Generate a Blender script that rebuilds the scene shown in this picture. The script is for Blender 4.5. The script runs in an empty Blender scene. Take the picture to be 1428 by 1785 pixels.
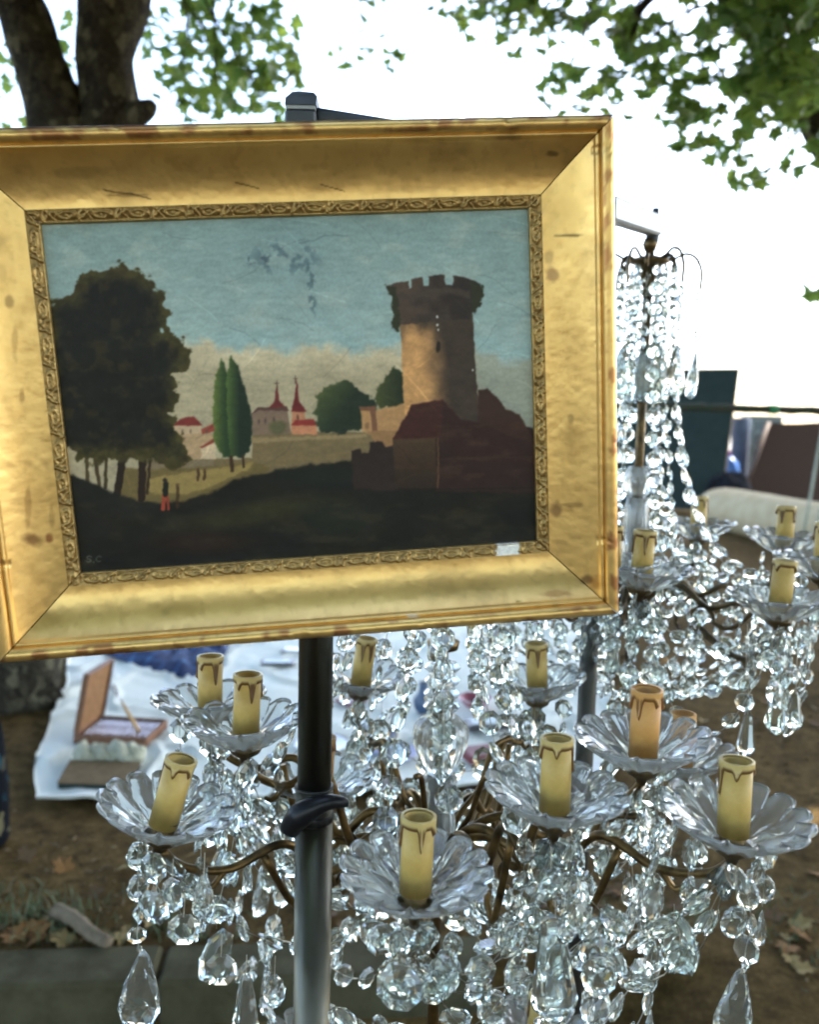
import bpy, math, random
import numpy as np
from mathutils import Vector, Matrix

# ------------------------------------------------------------------ camera, sky, sun, exposure
scene = bpy.context.scene
col = scene.collection
F, CX, CY = 1500.0, 714.0, 892.5                 # focal length and centre in photo pixels (1428 x 1785)
CAM = Vector((0.0, 0.0, 1.5))
PITCH, ROLL = math.radians(6.0), 0.023
r0, u0 = Vector((1, 0, 0)), Vector((0, math.sin(PITCH), math.cos(PITCH)))
FWD = Vector((0, math.cos(PITCH), -math.sin(PITCH)))
RIGHT = r0 * math.cos(ROLL) + u0 * math.sin(ROLL)
UP = u0 * math.cos(ROLL) - r0 * math.sin(ROLL)

cam_data = bpy.data.cameras.new('camera')
cam_data.sensor_fit = 'VERTICAL'
cam_data.sensor_height = 24.0
cam_data.lens = F / 1785.0 * 24.0
cam_data.clip_start, cam_data.clip_end = 0.02, 3000.0
cam_data.dof.use_dof = True
cam_data.dof.focus_distance = 0.80
cam_data.dof.aperture_fstop = cam_data.lens / 1000.0 / 0.0056
cam = bpy.data.objects.new('camera', cam_data)
cam.matrix_world = Matrix(((RIGHT.x, UP.x, -FWD.x, CAM.x), (RIGHT.y, UP.y, -FWD.y, CAM.y),
                           (RIGHT.z, UP.z, -FWD.z, CAM.z), (0, 0, 0, 1)))
col.objects.link(cam)
scene.camera = cam

SUN_EL, SUN_ROT = math.radians(52), math.radians(58)
world = bpy.data.worlds.new('World')
scene.world = world
world.use_nodes = True
wn, wl = world.node_tree.nodes, world.node_tree.links
sky = wn.new('ShaderNodeTexSky')
sky.sky_type = 'NISHITA'
sky.sun_disc = False
sky.sun_elevation, sky.sun_rotation = SUN_EL, SUN_ROT
sky.air_density, sky.dust_density, sky.ozone_density = 1.0, 2.5, 0.6
wl.new(sky.outputs[0], wn['Background'].inputs[0])
wn['Background'].inputs[1].default_value = 0.15

sun_data = bpy.data.lights.new('sun', 'SUN')
sun_data.energy = 3.0
sun_data.angle = math.radians(0.5)
sun_data.color = (1.0, 0.95, 0.86)
sun = bpy.data.objects.new('sun', sun_data)
sun_dir = Vector((math.sin(SUN_ROT) * math.cos(SUN_EL), math.cos(SUN_ROT) * math.cos(SUN_EL), math.sin(SUN_EL)))
sun.rotation_euler = sun_dir.to_track_quat('Z', 'Y').to_euler()
sun.location = (3, 6, 12)
col.objects.link(sun)

scene.view_settings.view_transform = 'Standard'
scene.view_settings.look = 'None'
scene.view_settings.gamma = 1.0
scene.view_settings.use_curve_mapping = False
scene.view_settings.exposure = 2.95
cy = scene.cycles
cy.max_bounces, cy.transmission_bounces, cy.glossy_bounces, cy.diffuse_bounces = 14, 12, 6, 4
cy.transparent_max_bounces = 8
cy.caustics_refractive = cy.caustics_reflective = True
cy.blur_glossy = 0.6
cy.sample_clamp_indirect = 8.0
cy.filter_width = 2.0
cy.use_denoising = True
cy.denoiser = 'OPENIMAGEDENOISE'

# ------------------------------------------------------------------ helpers
rng = random.Random(7)
nrg = np.random.default_rng(7)


def at(x, y, d):
    """World point seen at photo pixel (x, y), d metres along the viewing direction."""
    return CAM + FWD * d + RIGHT * ((x - CX) / F * d) + UP * ((CY - y) / F * d)


def gnd(x, y, z=0.0):
    v = FWD + RIGHT * ((x - CX) / F) + UP * ((CY - y) / F)
    return CAM + v * ((z - CAM.z) / v.z)


def proj(p):
    v = p - CAM
    d = v.dot(FWD)
    return CX + F * v.dot(RIGHT) / d, CY - F * v.dot(UP) / d, d


def s2l(c):
    return tuple(x / 12.92 if x <= 0.04045 else ((x + 0.055) / 1.055) ** 2.4 for x in (v / 255.0 for v in c))


def hash2(ix, iy, seed):
    h = (ix.astype(np.int64) * 374761393 + iy.astype(np.int64) * 668265263 + seed * 1442695041) & 0xffffffff
    h = ((h ^ (h >> 13)) * 1274126177) & 0xffffffff
    return ((h ^ (h >> 16)) & 0xffff) / 65535.0


def vnoise(x, y, seed=0):
    ix, iy = np.floor(x), np.floor(y)
    fx, fy = x - ix, y - iy
    fx, fy = fx * fx * (3 - 2 * fx), fy * fy * (3 - 2 * fy)
    a, b = hash2(ix, iy, seed), hash2(ix + 1, iy, seed)
    c, d = hash2(ix, iy + 1, seed), hash2(ix + 1, iy + 1, seed)
    return (a + (b - a) * fx) * (1 - fy) + (c + (d - c) * fx) * fy


def fbm(x, y, seed=0, octv=4):
    s, a, t = 0.0, 0.5, 0.0
    for i in range(octv):
        s = s + a * vnoise(x * 2 ** i, y * 2 ** i, seed + i * 17)
        t += a
        a *= 0.5
    return s / t


def sstep(a, b, x):
    t = np.clip((x - a) / (b - a), 0, 1)
    return t * t * (3 - 2 * t)


class MB:
    """Collects shapes and links them as one mesh object."""

    def __init__(s):
        s.v, s.f, s.m = [], [], []

    def add(s, vs, fs, mi=0):
        o = len(s.v)
        s.v += [tuple(p) for p in vs]
        s.f += [tuple(i + o for i in f) for f in fs]
        s.m += [mi] * len(fs)
        return s

    def box(s, c, size, rot=None, mi=0, bev=0.0):
        hx, hy, hz = size[0] / 2, size[1] / 2, size[2] / 2
        if bev <= 0:
            vs = [Vector((x, y, z)) for x in (-hx, hx) for y in (-hy, hy) for z in (-hz, hz)]
            fs = [(0, 1, 3, 2), (4, 6, 7, 5), (0, 4, 5, 1), (2, 3, 7, 6), (0, 2, 6, 4), (1, 5, 7, 3)]
        else:
            b = min(bev, hx * .9, hy * .9, hz * .9)
            vs, idx = [], {}
            for sx in (-1, 1):
                for sy in (-1, 1):
                    for sz in (-1, 1):
                        for ax in range(3):
                            p = [sx * (hx - b), sy * (hy - b), sz * (hz - b)]
                            p[ax] = (sx * hx, sy * hy, sz * hz)[ax]
                            idx[(sx, sy, sz, ax)] = len(vs)
                            vs.append(Vector(p))
            fs = []
            for ax in range(3):
                o1, o2 = (ax + 1) % 3, (ax + 2) % 3
                for sg in (-1, 1):
                    q = []
                    for a, b2 in ((-1, -1), (1, -1), (1, 1), (-1, 1)):
                        k = [0, 0, 0]
                        k[ax], k[o1], k[o2] = sg, a, b2
                        q.append(idx[(k[0], k[1], k[2], ax)])
                    fs.append(tuple(q if sg > 0 else q[::-1]))
                for a in (-1, 1):
                    for b2 in (-1, 1):
                        k1, k2 = [0, 0, 0], [0, 0, 0]
                        k1[ax], k1[o1], k1[o2] = -1, a, b2
                        k2[ax], k2[o1], k2[o2] = 1, a, b2
                        q = [idx[(*k1, o1)], idx[(*k2, o1)], idx[(*k2, o2)], idx[(*k1, o2)]]
                        fs.append(tuple(q if a * b2 > 0 else q[::-1]))
            for sx in (-1, 1):
                for sy in (-1, 1):
                    for sz in (-1, 1):
                        q = [idx[(sx, sy, sz, k)] for k in range(3)]
                        fs.append(tuple(q if sx * sy * sz > 0 else q[::-1]))
        if rot is not None:
            vs = [rot @ v for v in vs]
        c = Vector(c)
        return s.add([v + c for v in vs], fs, mi)

    def tube(s, pts, rad, seg=8, cap=True, mi=0, flat=None):
        pts = [Vector(p) for p in pts]
        n = len(pts)
        if not hasattr(rad, '__len__'):
            rad = [rad] * n
        t = [(pts[min(i + 1, n - 1)] - pts[max(i - 1, 0)]).normalized() for i in range(n)]
        a = t[0].orthogonal().normalized()
        vs, fs = [], []
        for i in range(n):
            a = (a - t[i] * a.dot(t[i])).normalized()
            b = t[i].cross(a)
            for k in range(seg):
                an = 2 * math.pi * k / seg
                vs.append(pts[i] + (a * math.cos(an) + b * math.sin(an)) * rad[i])
        for i in range(n - 1):
            for k in range(seg):
                k2 = (k + 1) % seg
                fs.append((i * seg + k, i * seg + k2, (i + 1) * seg + k2, (i + 1) * seg + k))
        if cap:
            fs.append(tuple(range(seg))[::-1])
            fs.append(tuple((n - 1) * seg + k for k in range(seg)))
        return s.add(vs, fs, mi)

    def lathe(s, prof, seg=16, c=(0, 0, 0), mi=0, cap=True):
        vs, fs = [], []
        c = Vector(c)
        for r, z in prof:
            for k in range(seg):
                an = 2 * math.pi * k / seg
                vs.append(c + Vector((r * math.cos(an), r * math.sin(an), z)))
        for i in range(len(prof) - 1):
            for k in range(seg):
                k2 = (k + 1) % seg
                fs.append((i * seg + k, i * seg + k2, (i + 1) * seg + k2, (i + 1) * seg + k))
        if cap:
            fs.append(tuple(range(seg))[::-1])
            fs.append(tuple((len(prof) - 1) * seg + k for k in range(seg)))
        return s.add(vs, fs, mi)

    def mesh(s, name, mats, smooth=False):
        me = bpy.data.meshes.new(name)
        me.from_pydata(s.v, [], s.f)
        for m in (mats if isinstance(mats, (list, tuple)) else [mats]):
            me.materials.append(m)
        if any(s.m):
            me.polygons.foreach_set('material_index', s.m)
        if smooth:
            me.polygons.foreach_set('use_smooth', [True] * len(me.polygons))
        me.update()
        return me

    def build(s, name, mats, parent=None, smooth=False, **kw):
        return link(name, s.mesh(name, mats, smooth), parent, **kw)


def link(name, data, parent=None, loc=None, mat=None):
    o = bpy.data.objects.new(name, data)
    if parent is not None:
        o.parent = parent
    if mat is not None:
        o.matrix_local = mat
    elif loc is not None:
        o.location = loc
    col.objects.link(o)
    return o


def np_mesh(name, verts, faces, mats, smooth=False, cols=None):
    """verts (n,3), faces (m,k) all with the same corner count."""
    me = bpy.data.meshes.new(name)
    n, (m, k) = len(verts), faces.shape
    me.vertices.add(n)
    me.vertices.foreach_set('co', np.asarray(verts, dtype=np.float32).ravel())
    me.loops.add(m * k)
    me.loops.foreach_set('vertex_index', faces.astype(np.int32).ravel())
    me.polygons.add(m)
    me.polygons.foreach_set('loop_start', np.arange(0, m * k, k, dtype=np.int32))
    me.polygons.foreach_set('loop_total', np.full(m, k, dtype=np.int32))
    me.polygons.foreach_set('use_smooth', np.full(m, smooth))
    me.materials.append(mats)
    if cols is not None:
        at_ = me.color_attributes.new('tint', 'FLOAT_COLOR', 'POINT')
        c4 = np.ones((n, 4), dtype=np.float32)
        c4[:, :3] = cols
        at_.data.foreach_set('color', c4.ravel())
    me.update(calc_edges=True)
    me.validate()
    return me


def grid_faces(nu, nv, close_u=False):
    i = np.arange(nu if close_u else nu - 1)
    j = np.arange(nv - 1)
    I, J = np.meshgrid(i, j, indexing='ij')
    I2 = (I + 1) % nu
    return np.stack([I * nv + J, I2 * nv + J, I2 * nv + J + 1, I * nv + J + 1], -1).reshape(-1, 4)


def tag(o, label, cat, group=None, kind=None):
    o['label'] = label
    o['category'] = cat
    if group:
        o['group'] = group
    if kind:
        o['kind'] = kind
    return o


def structure(o):
    o['kind'] = 'structure'
    return o


def empty(name, loc=(0, 0, 0), mat=None):
    o = bpy.data.objects.new(name, None)
    o.empty_display_size = 0.05
    if mat is not None:
        o.matrix_world = mat
    else:
        o.location = loc
    col.objects.link(o)
    return o


def spline(pts, n=8):
    pts = [Vector(p) for p in pts]
    out = []
    for i in range(len(pts) - 1):
        p0, p1, p2, p3 = pts[max(i - 1, 0)], pts[i], pts[i + 1], pts[min(i + 2, len(pts) - 1)]
        for k in range(n):
            t = k / n
            out.append(0.5 * ((2 * p1) + (p2 - p0) * t + (2 * p0 - 5 * p1 + 4 * p2 - p3) * t * t
                              + (3 * p1 - p0 - 3 * p2 + p3) * t ** 3))
    out.append(pts[-1])
    return out


# ------------------------------------------------------------------ materials
class NT:
    def __init__(s, name):
        s.m = bpy.data.materials.new(name)
        s.m.use_nodes = True
        s.t = s.m.node_tree
        s.b = s.t.nodes['Principled BSDF']

    def n(s, typ, **kw):
        nd = s.t.nodes.new(typ)
        for k, v in kw.items():
            if k.startswith('i_'):
                nd.inputs[k[2:].replace('_', ' ')].default_value = v
            else:
                setattr(nd, k, v)
        return nd

    def l(s, a, b):
        s.t.links.new(a, b)

    def set(s, **kw):
        for k, v in kw.items():
            s.b.inputs[k.replace('_', ' ')].default_value = v
        return s

    def ramp(s, src, stops):
        r = s.n('ShaderNodeValToRGB')
        e = r.color_ramp.elements
        while len(e) < len(stops):
            e.new(0.5)
        for el, (p, c) in zip(e, stops):
            el.position = p
            el.color = (*c, 1) if len(c) == 3 else c
        s.l(src, r.inputs[0])
        return r.outputs[0]

    def noise(s, scale, detail=4, rough=0.6, vec=None, out='Fac', dist=0.0):
        nd = s.n('ShaderNodeTexNoise')
        nd.inputs['Scale'].default_value = scale
        nd.inputs['Detail'].default_value = detail
        nd.inputs['Roughness'].default_value = rough
        nd.inputs['Distortion'].default_value = dist
        if vec is None:
            vec = s.coord()
        s.l(vec, nd.inputs['Vector'])
        return nd.outputs[out]

    def coord(s, scale=None):
        tc = s.n('ShaderNodeTexCoord').outputs['Object']
        if scale is not None:
            mp = s.n('ShaderNodeMapping')
            mp.inputs['Scale'].default_value = scale
            s.l(tc, mp.inputs[0])
            return mp.outputs[0]
        return tc

    def mix(s, a, b, fac, mode='MIX'):
        mx = s.n('ShaderNodeMix', data_type='RGBA', blend_type=mode)
        for v, i in ((fac, 0), (a, 6), (b, 7)):
            if isinstance(v, (int, float)):
                mx.inputs[i].default_value = v
            elif isinstance(v, tuple):
                mx.inputs[i].default_value = (*v, 1)
            else:
                s.l(v, mx.inputs[i])
        return mx.outputs[2]

    def base(s, src):
        s.l(src, s.b.inputs['Base Color'])
        return s

    def bump(s, src, strength=0.3, dist=0.01):
        b = s.n('ShaderNodeBump')
        b.inputs['Strength'].default_value = strength
        b.inputs['Distance'].default_value = dist
        s.l(src, b.inputs['Height'])
        s.l(b.outputs[0], s.b.inputs['Normal'])
        return s

    def rough(s, src, a, b):
        mr = s.n('ShaderNodeMapRange')
        mr.inputs['To Min'].default_value = a
        mr.inputs['To Max'].default_value = b
        s.l(src, mr.inputs[0])
        s.l(mr.outputs[0], s.b.inputs['Roughness'])
        return s


def mottled(name, c1, c2, scale=20, rough=0.7, metallic=0.0, bump=0.0, bscale=None, bdist=0.002, spec=0.5, lo=.35, hi=.65):
    if rough >= .75 and spec == 0.5:
        spec = .1
    t = NT(name)
    t.set(Roughness=rough, Metallic=metallic)
    t.b.inputs['Specular IOR Level'].default_value = spec
    nz = t.noise(scale, 5)
    t.base(t.ramp(nz, [(lo, c1), (hi, c2)]))
    if bump:
        t.bump(t.noise(bscale or scale * 3, 4), bump, bdist)
    return t.m


def tint_mat(name, rough=0.7, metallic=0.0, spec=0.5, grain=None, bump=None):
    t = NT(name)
    t.set(Roughness=rough, Metallic=metallic)
    t.b.inputs['Specular IOR Level'].default_value = spec
    a = t.n('ShaderNodeVertexColor', layer_name='tint').outputs[0]
    if grain:
        a = t.mix(a, t.ramp(t.noise(grain[0], 3), [(.3, (1 - grain[1],) * 3), (.7, (1 + grain[1],) * 3)]), 1.0, 'MULTIPLY')
    t.base(a)
    if bump:
        t.bump(t.noise(bump[0], 4), bump[1], bump[2])
    return t.m


def glass_mat(name, color, ior=1.55, rough=0.0):
    t = NT(name)
    t.set(Base_Color=(*color, 1), Roughness=rough, IOR=ior)
    t.b.inputs['Transmission Weight'].default_value = 1.0
    return t


M = {}
tcr = glass_mat('cut_crystal', (0.90, 0.97, 0.945), 1.50, 0.035)
tcr.b.inputs['Transmission Weight'].default_value = 0.96
M['crystal'] = tcr.m
tg = glass_mat('pressed_glass', (0.95, 0.99, 0.985), 1.48, 0.05)
tg.bump(tg.noise(120, 3), 0.12, 0.001)
tg.b.inputs['Transmission Weight'].default_value = 0.87
M['bobeche'] = tg.m
M['brass'] = mottled('aged_brass', (0.060, 0.040, 0.017), (0.23, 0.14, 0.05), 45, 0.38, 0.85, 0.3, 160, 0.0006)
M['brass_dark'] = mottled('dark_bronze', (0.045, 0.033, 0.018), (0.17, 0.115, 0.05), 45, 0.42, 0.8, 0.3, 160, 0.0006)
M['wire'] = mottled('brass_wire', (0.30, 0.28, 0.22), (0.45, 0.42, 0.36), 80, 0.35, 0.9)
M['candle'] = mottled('yellowed_card', (0.47, 0.315, 0.080), (0.57, 0.395, 0.11), 60, 0.55, 0, 0.1, 200, 0.0004)
M['candle_orange'] = mottled('orange_card', (0.52, 0.25, 0.06), (0.62, 0.33, 0.09), 60, 0.55, 0, 0.1, 200, 0.0004)
M['wax'] = tint_mat('painted_drip', 0.45)
M['steel'] = mottled('polished_steel', (0.085, 0.082, 0.066), (0.12, 0.116, 0.094), 8, 0.36, 1.0)
M['steel_dark'] = mottled('dark_steel', (0.05, 0.05, 0.045), (0.085, 0.085, 0.075), 14, 0.45, 0.7)
M['black_plastic'] = mottled('black_plastic', (0.005, 0.0055, 0.007), (0.009, 0.0095, 0.012), 30, 0.36, spec=.3)
M['grey_metal'] = mottled('grey_paint_metal', (0.03, 0.038, 0.045), (0.05, 0.06, 0.068), 20, 0.5, 0.1)
M['pale_metal'] = mottled('pale_metal', (0.30, 0.335, 0.35), (0.36, 0.39, 0.40), 20, 0.45, 0.2)

# ------------------------------------------------------------------ ground
def low_side(x, y):
    """1 on the lower side of the kerb line at the near left, fading to 0 at the right."""
    ky = KERB_A.y + (x - KERB_A.x) * KERB_SL
    return sstep(0.06, -0.02, y - ky) * (1 - sstep(0.45, 1.0, x))


KERB_A, KERB_B = gnd(0, 1722), gnd(510, 1703)
KERB_SL = (KERB_B.y - KERB_A.y) / (KERB_B.x - KERB_A.x)
ax = np.concatenate([np.array([-900, -300, -100, -40, -20, -10]), np.arange(-6, 8.01, 0.06), np.array([10, 20, 40, 100, 300, 900.])])
ay = np.concatenate([np.array([-900, -300, -60, -20, -8, -3, -1]), np.arange(0.5, 5, 0.03), np.arange(5, 14, 0.12), np.array([14.5, 15.5, 17, 19, 21, 23, 25, 30, 60, 120, 300, 1200.])])
GX, GY = np.meshgrid(ax, ay, indexing='ij')


def ground_z(x, y):
    near = 1 - sstep(11, 15, np.abs(y - 3)) * 1.0
    bumps = (fbm(x * 1.1 + 40, y * 1.1 + 40, 3, 5) - 0.5) * 0.07 + (fbm(x * 9, y * 9, 5, 3) - 0.5) * 0.016
    ky = KERB_A.y + (x - KERB_A.x) * KERB_SL
    flat = sstep(0.0, 0.35, np.abs(y - ky - 0.08)) * 0.9 + 0.1
    return bumps * near * flat - 0.145 * low_side(x, y) - 0.012


gv = np.stack([GX, GY, ground_z(GX, GY)], -1).reshape(-1, 3)
tgr = NT('trodden_earth')
tgr.set(Roughness=1.0)
tgr.b.inputs['Specular IOR Level'].default_value = 0.05
n1 = tgr.noise(0.9, 5)
n2 = tgr.noise(14, 6, 0.7)
n3 = tgr.noise(70, 4, 0.7)
c = tgr.ramp(n1, [(.35, (0.070, 0.046, 0.017)), (.65, (0.122, 0.082, 0.033))])
c = tgr.mix(c, tgr.ramp(n2, [(.32, (0.5, 0.47, 0.42)), (.68, (1.55, 1.5, 1.4))]), 1.0, 'MULTIPLY')
c = tgr.mix(c, tgr.ramp(n3, [(.3, (0.62, 0.6, 0.57)), (.62, (1.0, 1.0, 1.0)), (.8, (1.9, 1.85, 1.6))]), 1.0, 'MULTIPLY')
tgr.base(c)
tgr.bump(tgr.noise(38, 6, 0.75), 0.9, 0.02)
ground = structure(link('ground', np_mesh('ground', gv, grid_faces(len(ax), len(ay)), tgr.m, True)))
ground['label'] = 'bare brown earth under the plane trees'

M['gravel'] = mottled('pale_gravel', (0.42, 0.39, 0.33), (0.52, 0.48, 0.42), 6, 0.95, 0, 0.5, 40, 0.01)
mb = MB()
mb.add([(-900, 24.0, 0.03), (900, 24.0, 0.03), (900, 1200, 0.03), (-900, 1200, 0.03)], [(0, 1, 2, 3)])
gravel = structure(mb.build('gravel_road', M['gravel']))
gravel['label'] = 'pale sunlit gravel beyond the trees'

# kerb of concrete stones at the near left
M['concrete'] = mottled('old_concrete', (0.040, 0.036, 0.018), (0.075, 0.067, 0.037), 9, 0.95, 0, 0.5, 90, 0.004, spec=.08)
kdir = Vector((1, KERB_SL, 0)).normalized()
knor = Vector((-kdir.y, kdir.x, 0))
kroot = structure(empty('kerb', KERB_A + Vector((0, 0, -0.2))))
kroot['label'] = 'low concrete kerb along the edge of the earth'
KW = (gnd(0, 1655) - KERB_A).dot(knor)
krot = Matrix((kdir, knor, Vector((0, 0, 1)))).transposed()
for i, (a, b) in enumerate(((-1.6, -0.62), (-0.61, 0.39), (0.40, 1.30))):
    mb = MB()
    mb.box((0, 0, 0), (b - a, KW, 0.23), bev=0.012)
    o = mb.build('kerb_stone', M['concrete'], kroot, mat=Matrix.Translation(kdir * ((a + b) / 2) + knor * (KW / 2) + Vector((0, 0, 0.085 + 0.004 * (i % 2)))) @ krot.to_4x4())

# ------------------------------------------------------------------ plane trees
tb = NT('plane_bark')
tb.set(Roughness=0.95)
tb.b.inputs['Specular IOR Level'].default_value = 0.1
vec = tb.coord((1, 1, 0.6))
wob = tb.mix(vec, tb.noise(3.0, 3, out='Color'), 0.12)
vo = tb.n('ShaderNodeTexVoronoi')
vo.inputs['Scale'].default_value = 24.0
tb.l(wob, vo.inputs['Vector'])
sep = tb.n('ShaderNodeSeparateColor')
tb.l(vo.outputs['Color'], sep.inputs[0])
c = tb.ramp(sep.outputs[0], [(0.0, (0.032, 0.028, 0.022)), (0.45, (0.052, 0.046, 0.034)), (0.75, (0.075, 0.068, 0.046)), (0.95, (0.15, 0.14, 0.095))])
c = tb.mix(c, tb.ramp(tb.noise(34, 6, .7), [(.3, (0.5, 0.5, 0.5)), (.7, (1.4, 1.4, 1.3))]), 1.0, 'MULTIPLY')
c = tb.mix(c, (0.17, 0.165, 0.11), tb.ramp(tb.noise(52, 3, .5), [(.60, (0, 0, 0)), (.70, (.55, .55, .55))]))
tb.base(c)
tb.bump(tb.noise(26, 6, 0.75, dist=0.6), 0.9, 0.03)
M['bark'] = tb.m


def leaf_material(name, c1, c2, trans):
    t = NT(name)
    geo = t.n('ShaderNodeNewGeometry')
    cc = t.ramp(geo.outputs['Random Per Island'], [(0.0, c1), (1.0, c2)])
    t.base(cc)
    t.set(Roughness=0.45)
    tr = t.n('ShaderNodeBsdfTranslucent')
    t.l(t.mix(cc, trans, 1.0, 'MULTIPLY'), tr.inputs[0])
    ms = t.n('ShaderNodeMixShader')
    ms.inputs[0].default_value = 0.5
    t.l(t.b.outputs[0], ms.inputs[1])
    t.l(tr.outputs[0], ms.inputs[2])
    t.l(ms.outputs[0], t.t.nodes['Material Output'].inputs[0])
    return t.m


M['leaf'] = leaf_material('plane_leaf', (0.055, 0.108, 0.036), (0.12, 0.175, 0.046), (2.3, 2.2, 1.4))

# lobed plane-tree leaf: a fan round the midrib
LEAF = [(0, 0), (.30, -.06), (.50, .16), (.30, .30), (.46, .60), (.18, .58), (0, 1.0), (-.18, .58), (-.46, .60), (-.30, .30), (-.50, .16), (-.30, -.06)]
leaf_v = np.array([(0, .32, .04)] + [(x, y, -.10 * abs(x) - .10 * y * y) for x, y in LEAF])
leaf_f = np.array([(0, 1 + i, 1 + (i + 1) % len(LEAF)) for i in range(len(LEAF))])
leaf_v[:, 1] -= .3


def rand_rots(n, droop=0.5, r=nrg):
    yaw = r.uniform(0, 2 * np.pi, n)
    tilt = r.normal(0.0, droop, n)
    roll = r.normal(0.0, 0.6, n)
    cy_, sy_ = np.cos(yaw), np.sin(yaw)
    ct, st = np.cos(tilt), np.sin(tilt)
    cr, sr = np.cos(roll), np.sin(roll)
    Z = np.zeros(n)
    O = np.ones(n)
    Rz = np.stack([cy_, -sy_, Z, sy_, cy_, Z, Z, Z, O], -1).reshape(-1, 3, 3)
    Rx = np.stack([O, Z, Z, Z, ct, -st, Z, st, ct], -1).reshape(-1, 3, 3)
    Ry = np.stack([cr, Z, sr, Z, O, Z, -sr, Z, cr], -1).reshape(-1, 3, 3)
    return Rz @ Rx @ Ry


def leaves_mesh(name, pos, size, droop=0.6, quad=False):
    n = len(pos)
    R = rand_rots(n, droop)
    if quad:
        tv = np.array([(-.42, -.3, 0), (.42, -.3, .03), (.3, .6, -.06), (-.3, .6, 0.02)])
        tf = np.array([(0, 1, 2), (0, 2, 3)])
    else:
        tv, tf = leaf_v, leaf_f
    v = np.einsum('nij,kj->nki', R, tv) * size[:, None, None] + pos[:, None, :]
    f = tf[None] + (np.arange(n) * len(tv))[:, None, None]
    return np_mesh(name, v.reshape(-1, 3), f.reshape(-1, 3), M['leaf'])


def cluster_points(cl):
    """Leaf positions for crown clumps given as (px, py, rx, ry, depth, thickness, coverage)."""
    P = []
    for (x, y, rx, ry, d, th, lai) in cl:
        n = int(lai * 2.7 * math.pi * rx * ry / 420.0)
        k = max(3, int(n / 9))
        sub = []
        for _ in range(k):
            a, q = rng.uniform(0, 6.28), math.sqrt(rng.random())
            sub.append((x + rx * q * math.cos(a), y + ry * q * math.sin(a), d + rng.uniform(-th, th)))
        for _ in range(n):
            sx, sy, sd = rng.choice(sub)
            p = at(sx + rng.gauss(0, min(26, rx * .4)), sy + rng.gauss(0, min(22, ry * .4)), sd + rng.gauss(0, .12))
            P.append(p)
    return P


def canopy_points(boxes):
    out = []
    for (x0, x1, y0, y1, z0, z1, n) in boxes:
        k = max(8, n // 40)
        cx_, cy2, cz = nrg.uniform(x0, x1, k), nrg.uniform(y0, y1, k), nrg.uniform(z0, z1, k)
        i = nrg.integers(0, k, n)
        out.append(np.stack([cx_[i] + nrg.normal(0, .38, n), cy2[i] + nrg.normal(0, .38, n), cz[i] + nrg.normal(0, .2, n)], -1))
    p = np.concatenate(out)
    gap = (np.abs(p[:, 0] + .1) < 1.7 + .5 * np.sin(p[:, 1] * 3)) & (p[:, 1] > -2.8) & (p[:, 1] < .1 + .3 * np.sin(p[:, 0] * 4))
    return p[~gap]                                 # gap cut in the unseen leaves so sky lights the gilt frame


def tree(name, label, base, stems, twig_from, clumps, canopy, limbs=()):
    root = empty(name, base)
    tag(root, label, 'tree', None)
    off = Vector(base)
    mb = MB()
    for pts, rad in stems:
        sp = spline([p - off for p in pts], 10)
        rr = np.interp(np.linspace(0, len(rad) - 1, len(sp)), range(len(rad)), rad)
        mb.tube(sp, list(rr), 26)
    tr = mb.build('trunk', M['bark'], root, True)
    # knobbly outline
    co = np.empty(len(tr.data.vertices) * 3, dtype=np.float32)
    tr.data.vertices.foreach_get('co', co)
    co = co.reshape(-1, 3)
    dsp = (fbm(co[:, 0] * 5 + co[:, 1] * 4, co[:, 2] * 3, 21, 3) - .5) * .07
    co[:, 0] += dsp
    co[:, 1] += dsp * .6
    tr.data.vertices.foreach_set('co', co.ravel())
    for pts, ra, rb in limbs:
        sp = spline([p - off for p in pts], 8)
        MB().tube(sp, [ra + (rb - ra) * i / (len(sp) - 1) for i in range(len(sp))], 8).build('branch', M['bark'], root, True)
    for (x, y, rx, ry, d, th, lai) in clumps:
        if rx < 42:
            continue
        q = at(x, y, d)
        s_ = min(twig_from, key=lambda p: (p - q).length)
        midp = (s_ + q) / 2 + Vector((rng.uniform(-.15, .15), rng.uniform(-.2, .2), rng.uniform(.05, .3)))
        sp = spline([s_ - off, midp - off, q - off, q - off + Vector((rng.uniform(-.15, .15), 0, -.05))], 6)
        MB().tube(sp, [.014 - .011 * i / (len(sp) - 1) for i in range(len(sp))], 5).build('branch', M['bark'], root, True)
    P = np.array([tuple(p - off) for p in cluster_points(clumps)])
    me = leaves_mesh('crown', P, nrg.uniform(.075, .135, len(P)))
    cr = link('crown', me, root)
    cr['kind'] = 'stuff'
    if canopy:
        P = canopy_points(canopy) - np.array(off)
        cr = link('shade_crown', leaves_mesh('shade_crown', P, np.where(P[:, 2] + off.z > 8.5, 1.7, 1.0) * nrg.uniform(.15, .24, len(P)), 0.5, True), root)  # unseen crown leaves, laid out beyond the view to shade the scene
        cr['kind'] = 'stuff'
    return root


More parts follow.
